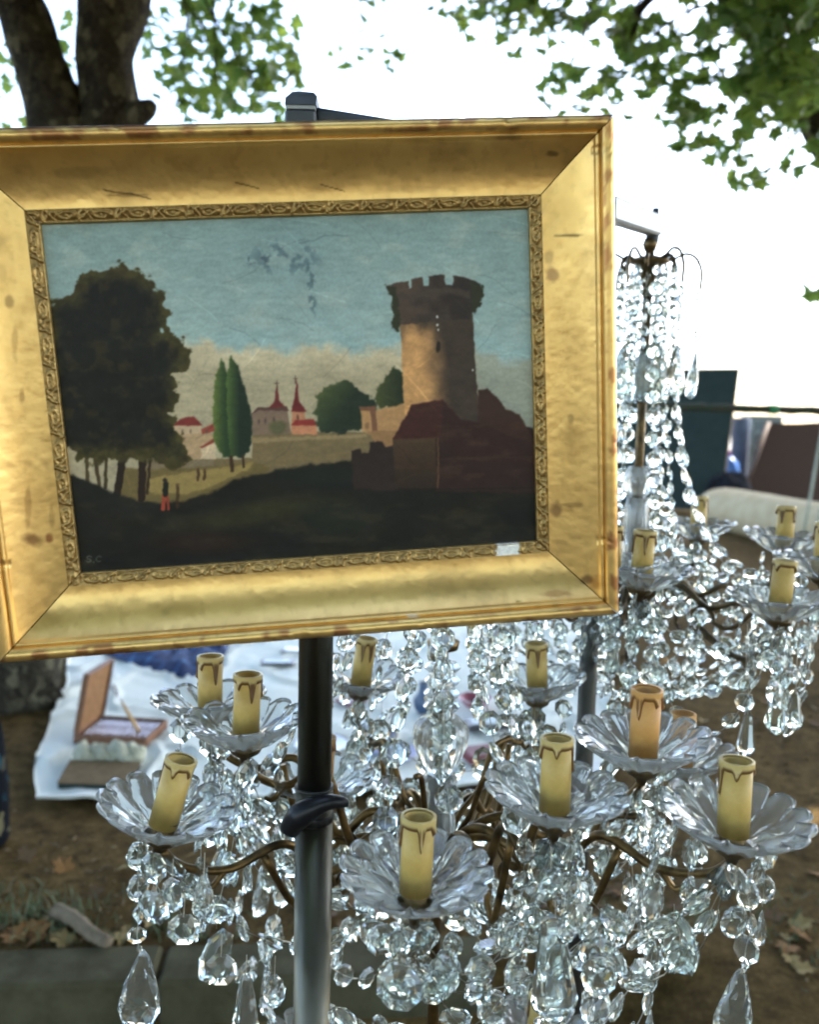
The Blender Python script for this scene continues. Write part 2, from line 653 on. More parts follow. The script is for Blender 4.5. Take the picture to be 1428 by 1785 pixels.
D = 4.6
tree('plane_tree', 'twin-stemmed plane tree with mottled dark bark behind the gilt-framed painting', gnd(-10, 1262),
     [([gnd(-14, 1275, -.1), at(-6, 1230, D), at(20, 1080, D), at(75, 700, D), at(112, 420, D), at(118, 300, D), at(95, 190, D), at(60, 90, D), at(20, -20, D), at(-60, -200, D), at(-120, -420, D)],
       [.36, .30, .27, .26, .25, .20, .15, .135, .13, .12, .10]),
      ([at(105, 560, D), at(140, 330, D + .05), at(190, 215, D + .05), at(185, 100, D + .05), at(196, 0, D + .05), at(225, -160, D + .05), at(250, -420, D)],
       [.2, .20, .17, .16, .195, .18, .14]),
      ([at(215, 215, D), at(245, 200, D - .03), at(262, 188, D - .05), at(272, 178, D - .06)], [.09, .065, .05, .02])],
     [at(300, -120, 5.6), at(430, -140, 6.2), at(560, -160, 6.4), at(60, -120, 6)],
     [(330, 60, 60, 80, 6.0, .5, .9), (395, 40, 70, 60, 6.4, .5, .95), (400, 120, 80, 70, 6.2, .5, .95), (465, 60, 45, 75, 6.6, .5, .85),
      (310, 165, 45, 45, 6.0, .4, .8), (375, 190, 75, 28, 6.2, .4, .8), (455, 170, 45, 45, 6.2, .4, .9), (510, 120, 15, 60, 6.4, .3, .8), (350, 90, 70, 80, 7.0, .4, .6),
      (660, 30, 70, 45, 7.5, .5, .32), (640, 90, 50, 40, 7.0, .4, .3), (690, 130, 25, 25, 7.0, .3, .45), (590, 60, 30, 40, 7.4, .3, .28), (560, 150, 14, 12, 7, .1, .5),
      (110, 50, 18, 60, 6.5, .4, .9), (10, 150, 30, 50, 6.5, .4, .55), (40, 205, 25, 15, 6.5, .3, .6), (115, 130, 15, 50, 6.6, .2, .6)],
     [(-6.5, 1.0, -3, 5.2, 4.7, 6.2, 20000), (-6, .5, -9, -3, 3.4, 6.5, 20000)])

D = 5.2
tree('leafy_plane_tree', 'dense plane tree with a dark slanting limb above the rolled mattress', Vector((5.0, 6.2, 0)),
     [([Vector((5.0, 6.2, -.1)), Vector((5.0, 6.15, 1.2)), Vector((4.6, 6.0, 2.6)), Vector((4.5, 5.8, 4.2)), Vector((4.4, 5.5, 6.2))], [.45, .33, .28, .24, .16]),
      ([Vector((4.8, 6.05, 2.0)), at(1530, 330, 5.7), at(1420, 190, 5.5), at(1350, 90, 5.4), at(1290, 10, 5.3), at(1230, -90, 5.2), at(1150, -300, 5)], [.18, .16, .125, .105, .09, .075, .04])],
     [at(1350, 90, 5.4), at(1290, 10, 5.3), at(1230, -90, 5.2), at(1110, -90, 5.6), at(960, -110, 5.8), at(820, -90, 6)],
     [(800, 35, 40, 35, 5.8, .4, .75), (850, 25, 60, 40, 5.8, .4, .9), (905, 30, 55, 35, 5.9, .4, .9), (960, 55, 50, 35, 5.6, .4, .8), (875, 80, 40, 20, 5.8, .3, .4),
      (1020, 30, 60, 40, 5.6, .4, .95), (1010, 120, 45, 40, 5.5, .4, .7), (970, 165, 35, 25, 5.5, .3, .8), (1030, 175, 45, 18, 5.5, .3, .6), (1085, 70, 55, 60, 5.5, .4, .9),
      (1120, 150, 60, 42, 5.4, .4, 1.1), (1150, 40, 60, 45, 5.6, .4, .8), (1200, 110, 50, 45, 5.4, .4, .9), (1190, 170, 40, 25, 5.4, .3, .9),
      (1290, 40, 70, 60, 5.0, .5, 1.9), (1370, 50, 70, 70, 5.0, .5, 2.1), (1330, 120, 60, 50, 5.1, .4, 1.6), (1400, 150, 40, 60, 5.0, .4, 1.5), (1300, 180, 45, 35, 5.1, .3, 1.0),
      (1225, 225, 45, 38, 5.2, .3, 1.2), (1200, 248, 25, 18, 5.2, .2, 1.2), (1280, 255, 45, 30, 5.2, .3, .95), (1280, 305, 55, 20, 5.2, .2, 1.1), (1345, 215, 40, 25, 5.2, .3, .8),
      (1395, 240, 35, 25, 5.2, .3, .8), (1400, 290, 30, 20, 5.2, .2, .6), (1402, 342, 14, 10, 5.2, .1, .8), (1424, 515, 12, 22, 5.4, .1, 1.6)],
     [(0, 7.5, -3, 5.0, 4.6, 6.2, 26000), (-4, 16, 1, 14.5, 9.6, 11.5, 30000), (1, 22, 13, 21, 13.4, 15.5, 26000), (-.5, 7, -9, -3, 3.4, 6.5, 22000)],  # high and rear leaf boxes added to block sun and sky
     limbs=[([Vector((4.5, 5.9, 3.8)), at(1560, -80, 5.2), at(1420, 20, 5.1), at(1320, 80, 5.1)], .06, .02),
            ([at(1230, -90, 5.2), at(1130, 0, 5.4), at(1110, 40, 5.5), at(1095, 90, 5.5)], .045, .012)])

# ------------------------------------------------------------------ the framed painting
W_, H_ = 0.40258, 0.28916                         # opening of the frame, metres
pR = np.array([[0.99327084, -0.04874776, -0.10505564], [0.06511969, 0.98520353, 0.15853525], [0.09577295, -0.16430963, 0.98174838]])
pC = np.array([-0.09150754, 0.10359692, 0.74])    # right, up, forward of the camera
ax_cam = [RIGHT, UP, FWD]


def cam2world(v):
    return RIGHT * float(v[0]) + UP * float(v[1]) + FWD * float(v[2])


p_x, p_y, p_z = cam2world(pR[:, 0]), cam2world(pR[:, 1]), cam2world(-pR[:, 2])   # local z towards the viewer
p_o = CAM + cam2world(pC)
PM = Matrix(((p_x.x, p_y.x, p_z.x, p_o.x), (p_x.y, p_y.y, p_z.y, p_o.y), (p_x.z, p_y.z, p_z.z, p_o.z), (0, 0, 0, 1)))
painting = empty('framed_painting', mat=PM)
tag(painting, 'landscape oil painting with ruined tower in a wide worn gilt frame', 'painting')

# --- the picture: colour of the paint at each point of a fine canvas grid
NU, NV = 640, 460
u = np.linspace(-W_ / 2 - .004, W_ / 2 + .004, NU)
v = np.linspace(-H_ / 2 - .004, H_ / 2 + .004, NV)
U, V = np.meshgrid(u, v, indexing='ij')
cp = pC[:, None, None] + pR[:, 0][:, None, None] * U + pR[:, 1][:, None, None] * V
X = CX + F * cp[0] / cp[2]                        # the traced outlines below are in the photograph's pixels
Y = CY - F * cp[1] / cp[2]
bx_ = (fbm(X * .11, Y * .11, 401, 4) - .5) * 4                                # brush wander along every outline
by_ = (fbm(X * .11 + 50, Y * .11, 402, 4) - .5) * 4
X, Y = X + bx_, Y + by_
img = np.zeros((NU, NV, 3))


def sd_poly(pts, x=None, y=None):
    x = X if x is None else x
    y = Y if y is None else y
    pts = np.array(pts, float)
    d = np.full(x.shape, 1e9)
    ins = np.zeros(x.shape, bool)
    for i in range(len(pts)):
        a, b = pts[i], pts[(i + 1) % len(pts)]
        ex, ey = b - a
        t = np.clip(((x - a[0]) * ex + (y - a[1]) * ey) / (ex * ex + ey * ey + 1e-9), 0, 1)
        d = np.minimum(d, np.hypot(x - a[0] - t * ex, y - a[1] - t * ey))
        cond = (a[1] > y) != (b[1] > y)
        ins ^= cond & (x < ex * (y - a[1]) / (ey if abs(ey) > 1e-9 else 1e-9) + a[0])
    return np.where(ins, d, -d)


def C(*c):
    return np.array(c, float)


def over(colr, m):
    global img
    m = np.clip(m, 0, 1)[..., None]
    img = img * (1 - m) + (colr if getattr(colr, 'ndim', 1) == 3 else np.array(colr, float)) * m


def poly(pts, colr, soft=1.5, wob=0.0, wf=.06, seed=1, alpha=1.0):
    n = (fbm(X * wf, Y * wf, seed, 4) - .5) * 2 * wob
    over(colr, sstep(-soft, soft, sd_poly(pts) + n) * alpha)


def stroke(pts, w, colr, alpha=1.0, soft=.8):
    d = np.full(X.shape, 1e9)
    for a, b in zip(pts[:-1], pts[1:]):
        ex, ey = b[0] - a[0], b[1] - a[1]
        t = np.clip(((X - a[0]) * ex + (Y - a[1]) * ey) / (ex * ex + ey * ey + 1e-9), 0, 1)
        d = np.minimum(d, np.hypot(X - a[0] - t * ex, Y - a[1] - t * ey))
    over(colr, sstep(w / 2 + soft, w / 2 - soft, d) * alpha)


def blob(x, y, rx, ry, colr, alpha=1.0, soft=.5):
    q = np.hypot((X - x) / rx, (Y - y) / ry)
    over(colr, sstep(1 + soft, 1 - soft, q) * alpha)


def g3(a, b, t):
    return a + (b - a) * np.clip(t, 0, 1)[..., None]


# sky
t = (Y - 365) / 260
img = g3(C(116, 146, 152), C(138, 168, 174), t)
img = g3(img, C(126, 156, 162) * np.ones(3), (fbm(X * .012 + Y * .006, Y * .03, 2, 4) - .42) * 2.2)
img = g3(img, C(152, 172, 172) * np.ones(3), sstep(.52, .72, fbm(X * .02 + Y * .012, Y * .035 - X * .006, 29, 5)) * .45)
img = g3(img, C(142, 168, 168) * np.ones(3), sstep(.5, .75, fbm(X * .012 + 3, Y * .02, 9, 4)) * .5 * sstep(480, 560, Y))
img = g3(img, C(98, 134, 148) * np.ones(3), sstep(640, 500, X) * sstep(300, 560, X) * sstep(560, 400, Y) * .35)
# cloud bank
edge = 603 + (fbm(X * .018, X * 0 + 2, 31, 4) - .5) * 44 - 10 * sstep(400, 330, X) + 18 * sstep(800, 870, X)
edge = edge + (fbm(X * .05, Y * .05, 35, 4) - .5) * 26
cl = sstep(-9, 14, Y - edge)
ccol = g3(C(190, 183, 158), C(158, 152, 128), (Y - edge) / 55)
ccol = g3(ccol, C(132, 146, 142) * np.ones(3), sstep(780, 850, X) * .8)
ccol = ccol * (.93 + .14 * fbm(X * .02, Y * .03, 12, 4))[..., None]
over(ccol, cl)
over(C(132, 184, 198), sstep(22, 0, np.abs(Y - edge + 14)) * sstep(560, 480, np.abs(X - 560)) * .14)
# distant wall, fields and path
poly([(318, 800), (440, 800), (440, 757), (560, 752), (640, 752), (700, 762), (700, 820), (300, 860), (260, 850), (260, 800)], C(112, 99, 70), 2, 3)
poly([(440, 764), (640, 756), (640, 762), (440, 772)], C(140, 124, 88), 3, 2)
poly([(255, 835), (330, 822), (440, 806), (430, 820), (360, 850), (330, 862), (255, 858)], C(132, 116, 66), 3, 4)
poly([(255, 798), (372, 798), (372, 822), (255, 826)], C(118, 106, 84), 2, 2)
poly([(205, 818), (330, 815), (440, 806), (470, 815), (440, 850), (400, 880), (300, 900), (205, 880)], C(104, 92, 54), 3, 3)
poly([(255, 835), (330, 822), (440, 806), (430, 820), (360, 850), (330, 862), (255, 858)], C(138, 122, 70), 3, 4)
# houses at the left
poly([(300, 742), (350, 740), (352, 768), (300, 770)], C(176, 156, 128))
poly([(298, 743), (318, 729), (338, 726), (353, 741)], C(118, 44, 38))
poly([(310, 760), (360, 752), (375, 760), (375, 800), (310, 800)], C(164, 140, 108))
poly([(350, 748), (372, 738), (376, 752), (352, 756)], C(140, 66, 52))
poly([(350, 777), (376, 766), (376, 800), (350, 800)], C(184, 168, 140))
poly([(348, 779), (374, 764), (378, 768), (352, 782)], C(126, 54, 42))
for x_ in (318, 332, 360):
    blob(x_, 752, 2, 4, C(100, 84, 70), .7)
# church
poly([(437, 722), (448, 711), (500, 709), (507, 756), (440, 758)], C(118, 100, 86))
poly([(437, 722), (448, 711), (500, 709), (504, 716), (450, 716)], C(82, 58, 54))
poly([(468, 712), (478, 700), (482, 668), (487, 698), (498, 710)], C(102, 40, 40))
poly([(508, 716), (531, 716), (533, 740), (508, 742)], C(168, 118, 86))
poly([(507, 718), (513, 698), (517, 660), (522, 698), (534, 717)], C(100, 36, 38))
poly([(508, 738), (552, 736), (554, 757), (508, 758)], C(182, 124, 90))
poly([(508, 742), (514, 732), (546, 731), (554, 741)], C(134, 44, 40))
for cx_, yt, yb in ((482, 664, 676), (515, 656, 668)):
    stroke([(cx_, yt - 1), (cx_, yb)], 1.6, C(82, 62, 58))
    stroke([(cx_ - 4, yt + 4), (cx_ + 4, yt + 4)], 1.4, C(82, 62, 58))
for x_, y_ in ((451, 735), (463, 733), (478, 732)):
    blob(x_, y_, 2.2, 5, C(78, 64, 60), .8)
blob(519, 727, 2, 5, C(90, 54, 46), .8)
blob(484, 745, 16, 12, C(86, 88, 58), .85, .3)
# round bushes
poly([(548, 728), (552, 692), (574, 668), (604, 664), (632, 682), (656, 698), (660, 745), (600, 756), (562, 752)], g3(C(70, 84, 50), C(36, 50, 38), (X - 550) / 60 + (Y - 700) / 80), 3, 9, .1, 4)
poly([(655, 712), (658, 676), (674, 654), (688, 636), (704, 652), (712, 712)], g3(C(66, 76, 44), C(36, 48, 34), (X - 660) / 40), 3, 8, .12, 5)
# cypresses
poly([(385, 625), (376, 655), (371, 715), (373, 768), (388, 797), (410, 796), (418, 740), (401, 660)], g3(C(92, 112, 50), C(38, 62, 38), (X - 372) / 22), 2, 3, .15, 6)
poly([(403, 620), (394, 652), (397, 745), (402, 792), (421, 799), (436, 784), (440, 735), (429, 685), (415, 642)], g3(C(74, 100, 48), C(28, 46, 34), (X - 396) / 22), 2, 3, .15, 7)
stroke([(403, 796), (404, 820)], 6, C(62, 46, 30))
stroke([(424, 796), (425, 814)], 5, C(62, 46, 30))
# wall running to the tower
poly([(628, 712), (652, 711), (652, 716), (706, 703), (712, 770), (690, 778), (632, 752)], C(164, 128, 84), 2, 1)
poly([(627, 708), (654, 708), (660, 768), (650, 768), (646, 716), (628, 715)], C(112, 78, 58), 1.5)
poly([(640, 752), (690, 750), (690, 790), (668, 790)], C(140, 108, 72), 2)
blob(640, 742, 4, 6, C(108, 82, 56), .7)
# tower
lit = g3(C(186, 142, 88), C(62, 53, 46), sstep(735, 782, X + (fbm(X * .04, Y * .03, 14, 3) - .5) * 20 - (Y - 640) * .10))
lit = g3(lit, C(64, 56, 46) * np.ones(3), sstep(598, 556, Y + (fbm(X * .05, Y * .05, 15, 3) - .5) * 40))
lit = lit * (.88 + .24 * fbm(X * .06, Y * .06, 16, 4))[..., None]
poly([(696, 540), (824, 540), (837, 760), (706, 730)], lit, 1.5, 1)
poly([(673, 501), (680, 496), (712, 489), (713, 502), (717, 501), (717, 486), (736, 483), (737, 499), (747, 498), (747, 481), (775, 479), (777, 497), (789, 497), (790, 480), (812, 483), (836, 493), (842, 506), (836, 526), (826, 545), (818, 556), (694, 566), (686, 540), (688, 520)],
     g3(C(78, 66, 58), C(50, 44, 42), (X - 690) / 110 + (fbm(X * .05, Y * .05, 88, 3) - .5)), 1.2, 1.2, .12, 8)
poly([(690, 512), (780, 500), (820, 508), (820, 520), (780, 512), (694, 526)], C(70, 62, 56), 3, 2, .1, 3, .8)
poly([(673, 497), (688, 500), (694, 530), (698, 560), (694, 580), (684, 572), (686, 540), (680, 515)], C(50, 54, 38), 2, 6, .16, 9)
poly([(822, 490), (842, 498), (845, 515), (836, 535), (830, 548), (820, 540)], C(46, 50, 36), 2, 6, .16, 10)
blob(764, 604, 4, 10, C(40, 34, 30), 1, .25)
for x_, y_, r_ in ((762, 553, 1.6), (763, 566, 1.8), (765, 575, 1.2), (825, 645, 1.3), (240, 706, 1.6), (204, 741, 1.3), (188, 738, 1.2), (232, 782, 1.3), (568, 815, 1.2)):
    blob(x_, y_, r_, r_ * 1.4, C(205, 215, 215), .95, .4)
# tall tree at the left
tcol = g3(C(66, 62, 30), C(24, 27, 21), sstep(0, 34, sd_poly([(80, 530), (130, 515), (140, 480), (205, 462), (262, 490), (287, 515), (296, 552), (288, 578), (318, 592), (332, 632), (306, 655), (312, 692), (300, 720), (306, 742), (328, 778), (326, 802), (250, 800), (80, 800)]) + (fbm(X * .06, Y * .06, 18, 4) - .5) * 34))
tcol = g3(tcol, C(58, 50, 26) * np.ones(3), sstep(.50, .72, fbm(X * .05, Y * .05, 191, 5)) * .55)
tcol = tcol * (.75 + .5 * fbm(X * .09, Y * .09, 19, 4))[..., None]
stroke([(150, 800), (152, 845)], 6, C(70, 60, 36))
stroke([(166, 800), (172, 850)], 6, C(66, 56, 34))
stroke([(184, 800), (183, 850)], 6, C(60, 52, 32))
stroke([(214, 795), (204, 860)], 13, C(38, 28, 20))
stroke([(248, 795), (246, 870)], 13, C(40, 28, 20))
stroke([(262, 795), (256, 860)], 5, C(50, 38, 24))
poly([(60, 532), (110, 522), (132, 514), (138, 480), (172, 472), (205, 461), (246, 473), (266, 492), (287, 512), (297, 550), (288, 577), (314, 588), (328, 612), (334, 634), (308, 654), (312, 690), (301, 720), (307, 742), (327, 776), (327, 800), (304, 818), (262, 806), (236, 798), (200, 800), (172, 812), (134, 802), (112, 770), (60, 760)],
     tcol, 2.5, 15, .075, 11)
# dark foreground
dark = g3(C(30, 30, 24), C(18, 22, 21), (fbm(X * .01, Y * .02, 23, 4) - .3) * 2)
dark = g3(dark, C(58, 58, 32) * np.ones(3), sstep(1.3, .2, np.hypot((X - 440) / 170, (Y - 895 + (X - 440) * .18) / 26)) * .75 * (.6 + .6 * fbm(X * .02, Y * .06, 3, 3)))
dark = g3(dark, C(44, 28, 22) * np.ones(3), sstep(1.2, .2, np.hypot((X - 350) / 110, (Y - 945) / 26)) * .7)
dark = g3(dark, C(34, 44, 34) * np.ones(3), sstep(1.3, .2, np.hypot((X - 590) / 90, (Y - 905) / 40)) * .5)
dark = g3(dark, C(24, 34, 28) * np.ones(3), sstep(1.3, .2, np.hypot((X - 560) / 120, (Y - 830) / 22)) * .6)
poly([(60, 836), (125, 828), (160, 842), (200, 862), (260, 876), (322, 872), (372, 856), (425, 832), (500, 815), (560, 808), (620, 802), (700, 810), (960, 800), (960, 1010), (60, 1010)], dark, 4, 6, .05, 13)
# figures
stroke([(285, 862), (284, 888)], 6, C(150, 58, 36))
stroke([(291, 862), (293, 887)], 5, C(140, 52, 34))
stroke([(288, 845), (288, 862)], 10, C(26, 30, 22))
blob(287, 838, 3.5, 4, C(40, 34, 26))
stroke([(309, 850), (309, 884)], 6, C(62, 44, 26), .8)
blob(309, 846, 3, 3, C(90, 66, 44), .8)
for x_ in (345, 356):
    stroke([(x_, 822), (x_, 836)], 5, C(72, 52, 32))
    blob(x_, 819, 2.4, 2.4, C(84, 60, 40))
# farm building and ruins at the right
poly([(612, 786), (628, 781), (630, 790), (642, 790), (646, 772), (668, 768), (672, 778), (692, 776), (694, 856), (616, 852)], C(44, 35, 32), 2, 2, .1, 2)
poly([(684, 764), (770, 758), (768, 852), (690, 852)], g3(C(74, 58, 40), C(46, 36, 28), (Y - 760) / 80), 2, 1)
poly([(760, 730), (930, 745), (940, 860), (760, 856)], C(46, 31, 29), 2, 2)
poly([(832, 735), (834, 680), (850, 678), (866, 692), (882, 712), (906, 722), (932, 772), (932, 800), (800, 790)], C(58, 38, 32), 2, 2)
poly([(684, 766), (718, 706), (772, 696), (802, 730), (770, 752), (768, 762)], C(62, 33, 30), 2, 1)
poly([(768, 762), (772, 700), (802, 730), (836, 738), (932, 775), (932, 810), (800, 800)], C(50, 32, 29), 3, 2)
stroke([(764, 764), (764, 850)], 3, C(104, 76, 48), .7)
stroke([(770, 800), (930, 796)], 2, C(62, 48, 38), .5)
stroke([(690, 855), (930, 850)], 3, C(30, 27, 25), .7)
over(C(74, 52, 40), sstep(.5, .75, fbm(X * .03, Y * .07, 301, 5)) * sstep(680, 700, X) * sstep(690, 720, Y) * sstep(860, 820, Y) * (sd_poly([(684, 766), (718, 706), (772, 696), (802, 730), (850, 678), (906, 722), (932, 772), (932, 850), (690, 850)]) > 0) * .5)
over(C(58, 54, 34), sstep(.5, .78, fbm(X * .02, Y * .05, 302, 5)) * sstep(850, 890, Y) * .45)
# losses and stains in the paint of the sky
sm = sstep(.54, .68, fbm(X * .09, Y * .09, 41, 4))
over(C(82, 110, 124), sm * sstep(1.25, .5, np.hypot((X - 495) / 66, (Y - 448) / 34)) * .8)
over(C(70, 94, 108), sstep(.5, .64, fbm(X * .12, Y * .12, 42, 4)) * sstep(1.2, .5, np.hypot((X - 450) / 26, (Y - 450) / 16)) * .9)
over(C(82, 110, 122), sstep(.48, .6, fbm(X * .14, Y * .1, 43, 4)) * sstep(1.2, .6, np.hypot((X - 542 - (Y - 490) * .08) / 9, (Y - 495) / 60)) * .85)
stroke([(520, 424), (550, 418), (566, 410), (605, 411)], 2.2, C(88, 116, 126), .7)
# fine age cracks
for k in range(80):
    x0, y0 = rng.uniform(90, 920), rng.uniform(370, 900)
    a = rng.choice((0.55, 0.6, 0.5, 2.2, -.2)) + rng.gauss(0, .15)
    pts = [(x0, y0)]
    for j in range(6):
        a += rng.gauss(0.05, .12)
        q = rng.uniform(7, 17)
        pts.append((pts[-1][0] + q * math.cos(a), pts[-1][1] + q * math.sin(a)))
    bright = rng.random() < .6
    d = np.full(X.shape, 1e9)
    xs, ys = [p[0] for p in pts], [p[1] for p in pts]
    sel = (X > min(xs) - 6) & (X < max(xs) + 6) & (Y > min(ys) - 6) & (Y < max(ys) + 6)
    xx, yy = X[sel], Y[sel]
    dd = np.full(xx.shape, 1e9)
    for a_, b_ in zip(pts[:-1], pts[1:]):
        ex, ey = b_[0] - a_[0], b_[1] - a_[1]
        tt = np.clip(((xx - a_[0]) * ex + (yy - a_[1]) * ey) / (ex * ex + ey * ey + 1e-9), 0, 1)
        dd = np.minimum(dd, np.hypot(xx - a_[0] - tt * ex, yy - a_[1] - tt * ey))
    m = sstep(1.6, .3, dd) * rng.uniform(.05, .14)
    img[sel] = img[sel] * (1 + (m if bright else -m) * .9)[..., None]
# initials at the lower left corner
X, Y = X - bx_, Y - by_
sx, sy = 150, 973
stroke([(sx + 9, sy - 2), (sx + 5, sy - 4), (sx + 1, sy - 2), (sx + 2, sy + 1), (sx + 7, sy + 2), (sx + 8, sy + 5), (sx + 4, sy + 7), (sx, sy + 5)], 1.5, C(140, 148, 146), .65)
blob(sx + 13, sy + 7, 1.2, 1.2, C(140, 148, 146), .6)
stroke([(sx + 26, sy - 2), (sx + 22, sy - 4), (sx + 18, sy - 1), (sx + 17, sy + 3), (sx + 20, sy + 6), (sx + 25, sy + 5)], 1.5, C(130, 138, 136), .55)

brush = 1 + .16 * (fbm(X * .05 + Y * .02, Y * .16, 77, 4) - .5) + .12 * (fbm(X * .3, Y * .3, 78, 2) - .5)
img = img * brush[..., None]
for _ in range(1):                                # blended edges
    p_ = np.pad(img, ((1, 1), (1, 1), (0, 0)), 'edge')
    img = (p_[:-2, 1:-1] + p_[2:, 1:-1] + p_[1:-1, :-2] + p_[1:-1, 2:] + 2 * img) / 6
lin = np.clip(img, 0, 255) / 255.0
lin = np.where(lin <= .04045, lin / 12.92, ((lin + .055) / 1.055) ** 2.4)
PAINT_GAIN = 1.0
lum = lin.mean(-1, keepdims=True)
lin = lum + (lin - lum) * .86
lin = np.clip(1.42 * lin ** 1.07 * np.array([1.10, 1.0, .86]), 0, .85)
zz = (fbm(U * 60, V * 60, 51, 3) - .5) * .0006 + np.sin(U * 30) * np.sin(V * 40) * .0004
cv = np.stack([U, V, zz], -1).reshape(-1, 3)
tc = NT('oil_paint')
a = tc.n('ShaderNodeVertexColor', layer_name='tint').outputs[0]
tc.base(a)
tc.set(Roughness=0.5)
tc.b.inputs['Specular IOR Level'].default_value = 0.25
tc.bump(tc.mix(tc.noise(420, 3, .6, tc.coord((1, 1.2, 1))), tc.noise(38, 3, .5, tc.coord((1, 2.2, 1)), dist=1.6), .7), 0.10, 0.0012)
link('canvas', np_mesh('canvas', cv, grid_faces(NU, NV), tc.m, True, lin.reshape(-1, 3)), painting)

# --- gilt frame: four mitred rails and four strips of moulded ornament
tgd = NT('worn_gilding')
a = tgd.n('ShaderNodeVertexColor', layer_name='tint').outputs[0]
tgd.base(tgd.mix(a, tgd.ramp(tgd.noise(26, 5, .65), [(.3, (0.92, 0.89, 0.84)), (.7, (1.05, 1.05, 1.05))]), 1.0, 'MULTIPLY'))
tgd.set(Metallic=0.82)
tgd.rough(tgd.noise(45, 5), .30, .46)
tgd.bump(tgd.noise(120, 4, .65), 0.07, 0.001)
M['gilt'] = tgd.m
M['gilt_relief'] = tint_mat('dark_gilt_ornament', 0.42, 0.75, grain=(220, .25))
M['backing'] = mottled('old_wood_backing', (0.035, 0.025, 0.018), (0.07, 0.05, 0.035), 30, 0.9)

prof = []
for k in range(41):                                # concave cove
    q = k / 40
    prof.append((.0106 + .0405 * math.sin(q * .84) / math.sin(.84), .0050 + .0405 / math.sin(.84) * (1 - math.cos(q * .84))))
zc = prof[-1][1]
prof += [(.0514, zc + .0006), (.0524, zc + .0030), (.0536, zc + .0036), (.0548, zc + .0030), (.0552, zc + .0012)]
for k in range(9):                                 # outer round bead
    an = math.pi * (1 - k / 8 * 1.06)
    prof.append((.0613 + .0061 * math.cos(an), zc + .0022 + .0068 * math.sin(an)))
prof += [(.0674, zc - .008), (.0664, -.012), (.0100, -.012)]
prof = np.array(prof)
GOLD = np.array([0.80, 0.54, 0.19])
BOLE = np.array([0.30, 0.105, 0.045])
GRIME = np.array([0.17, 0.115, 0.045])


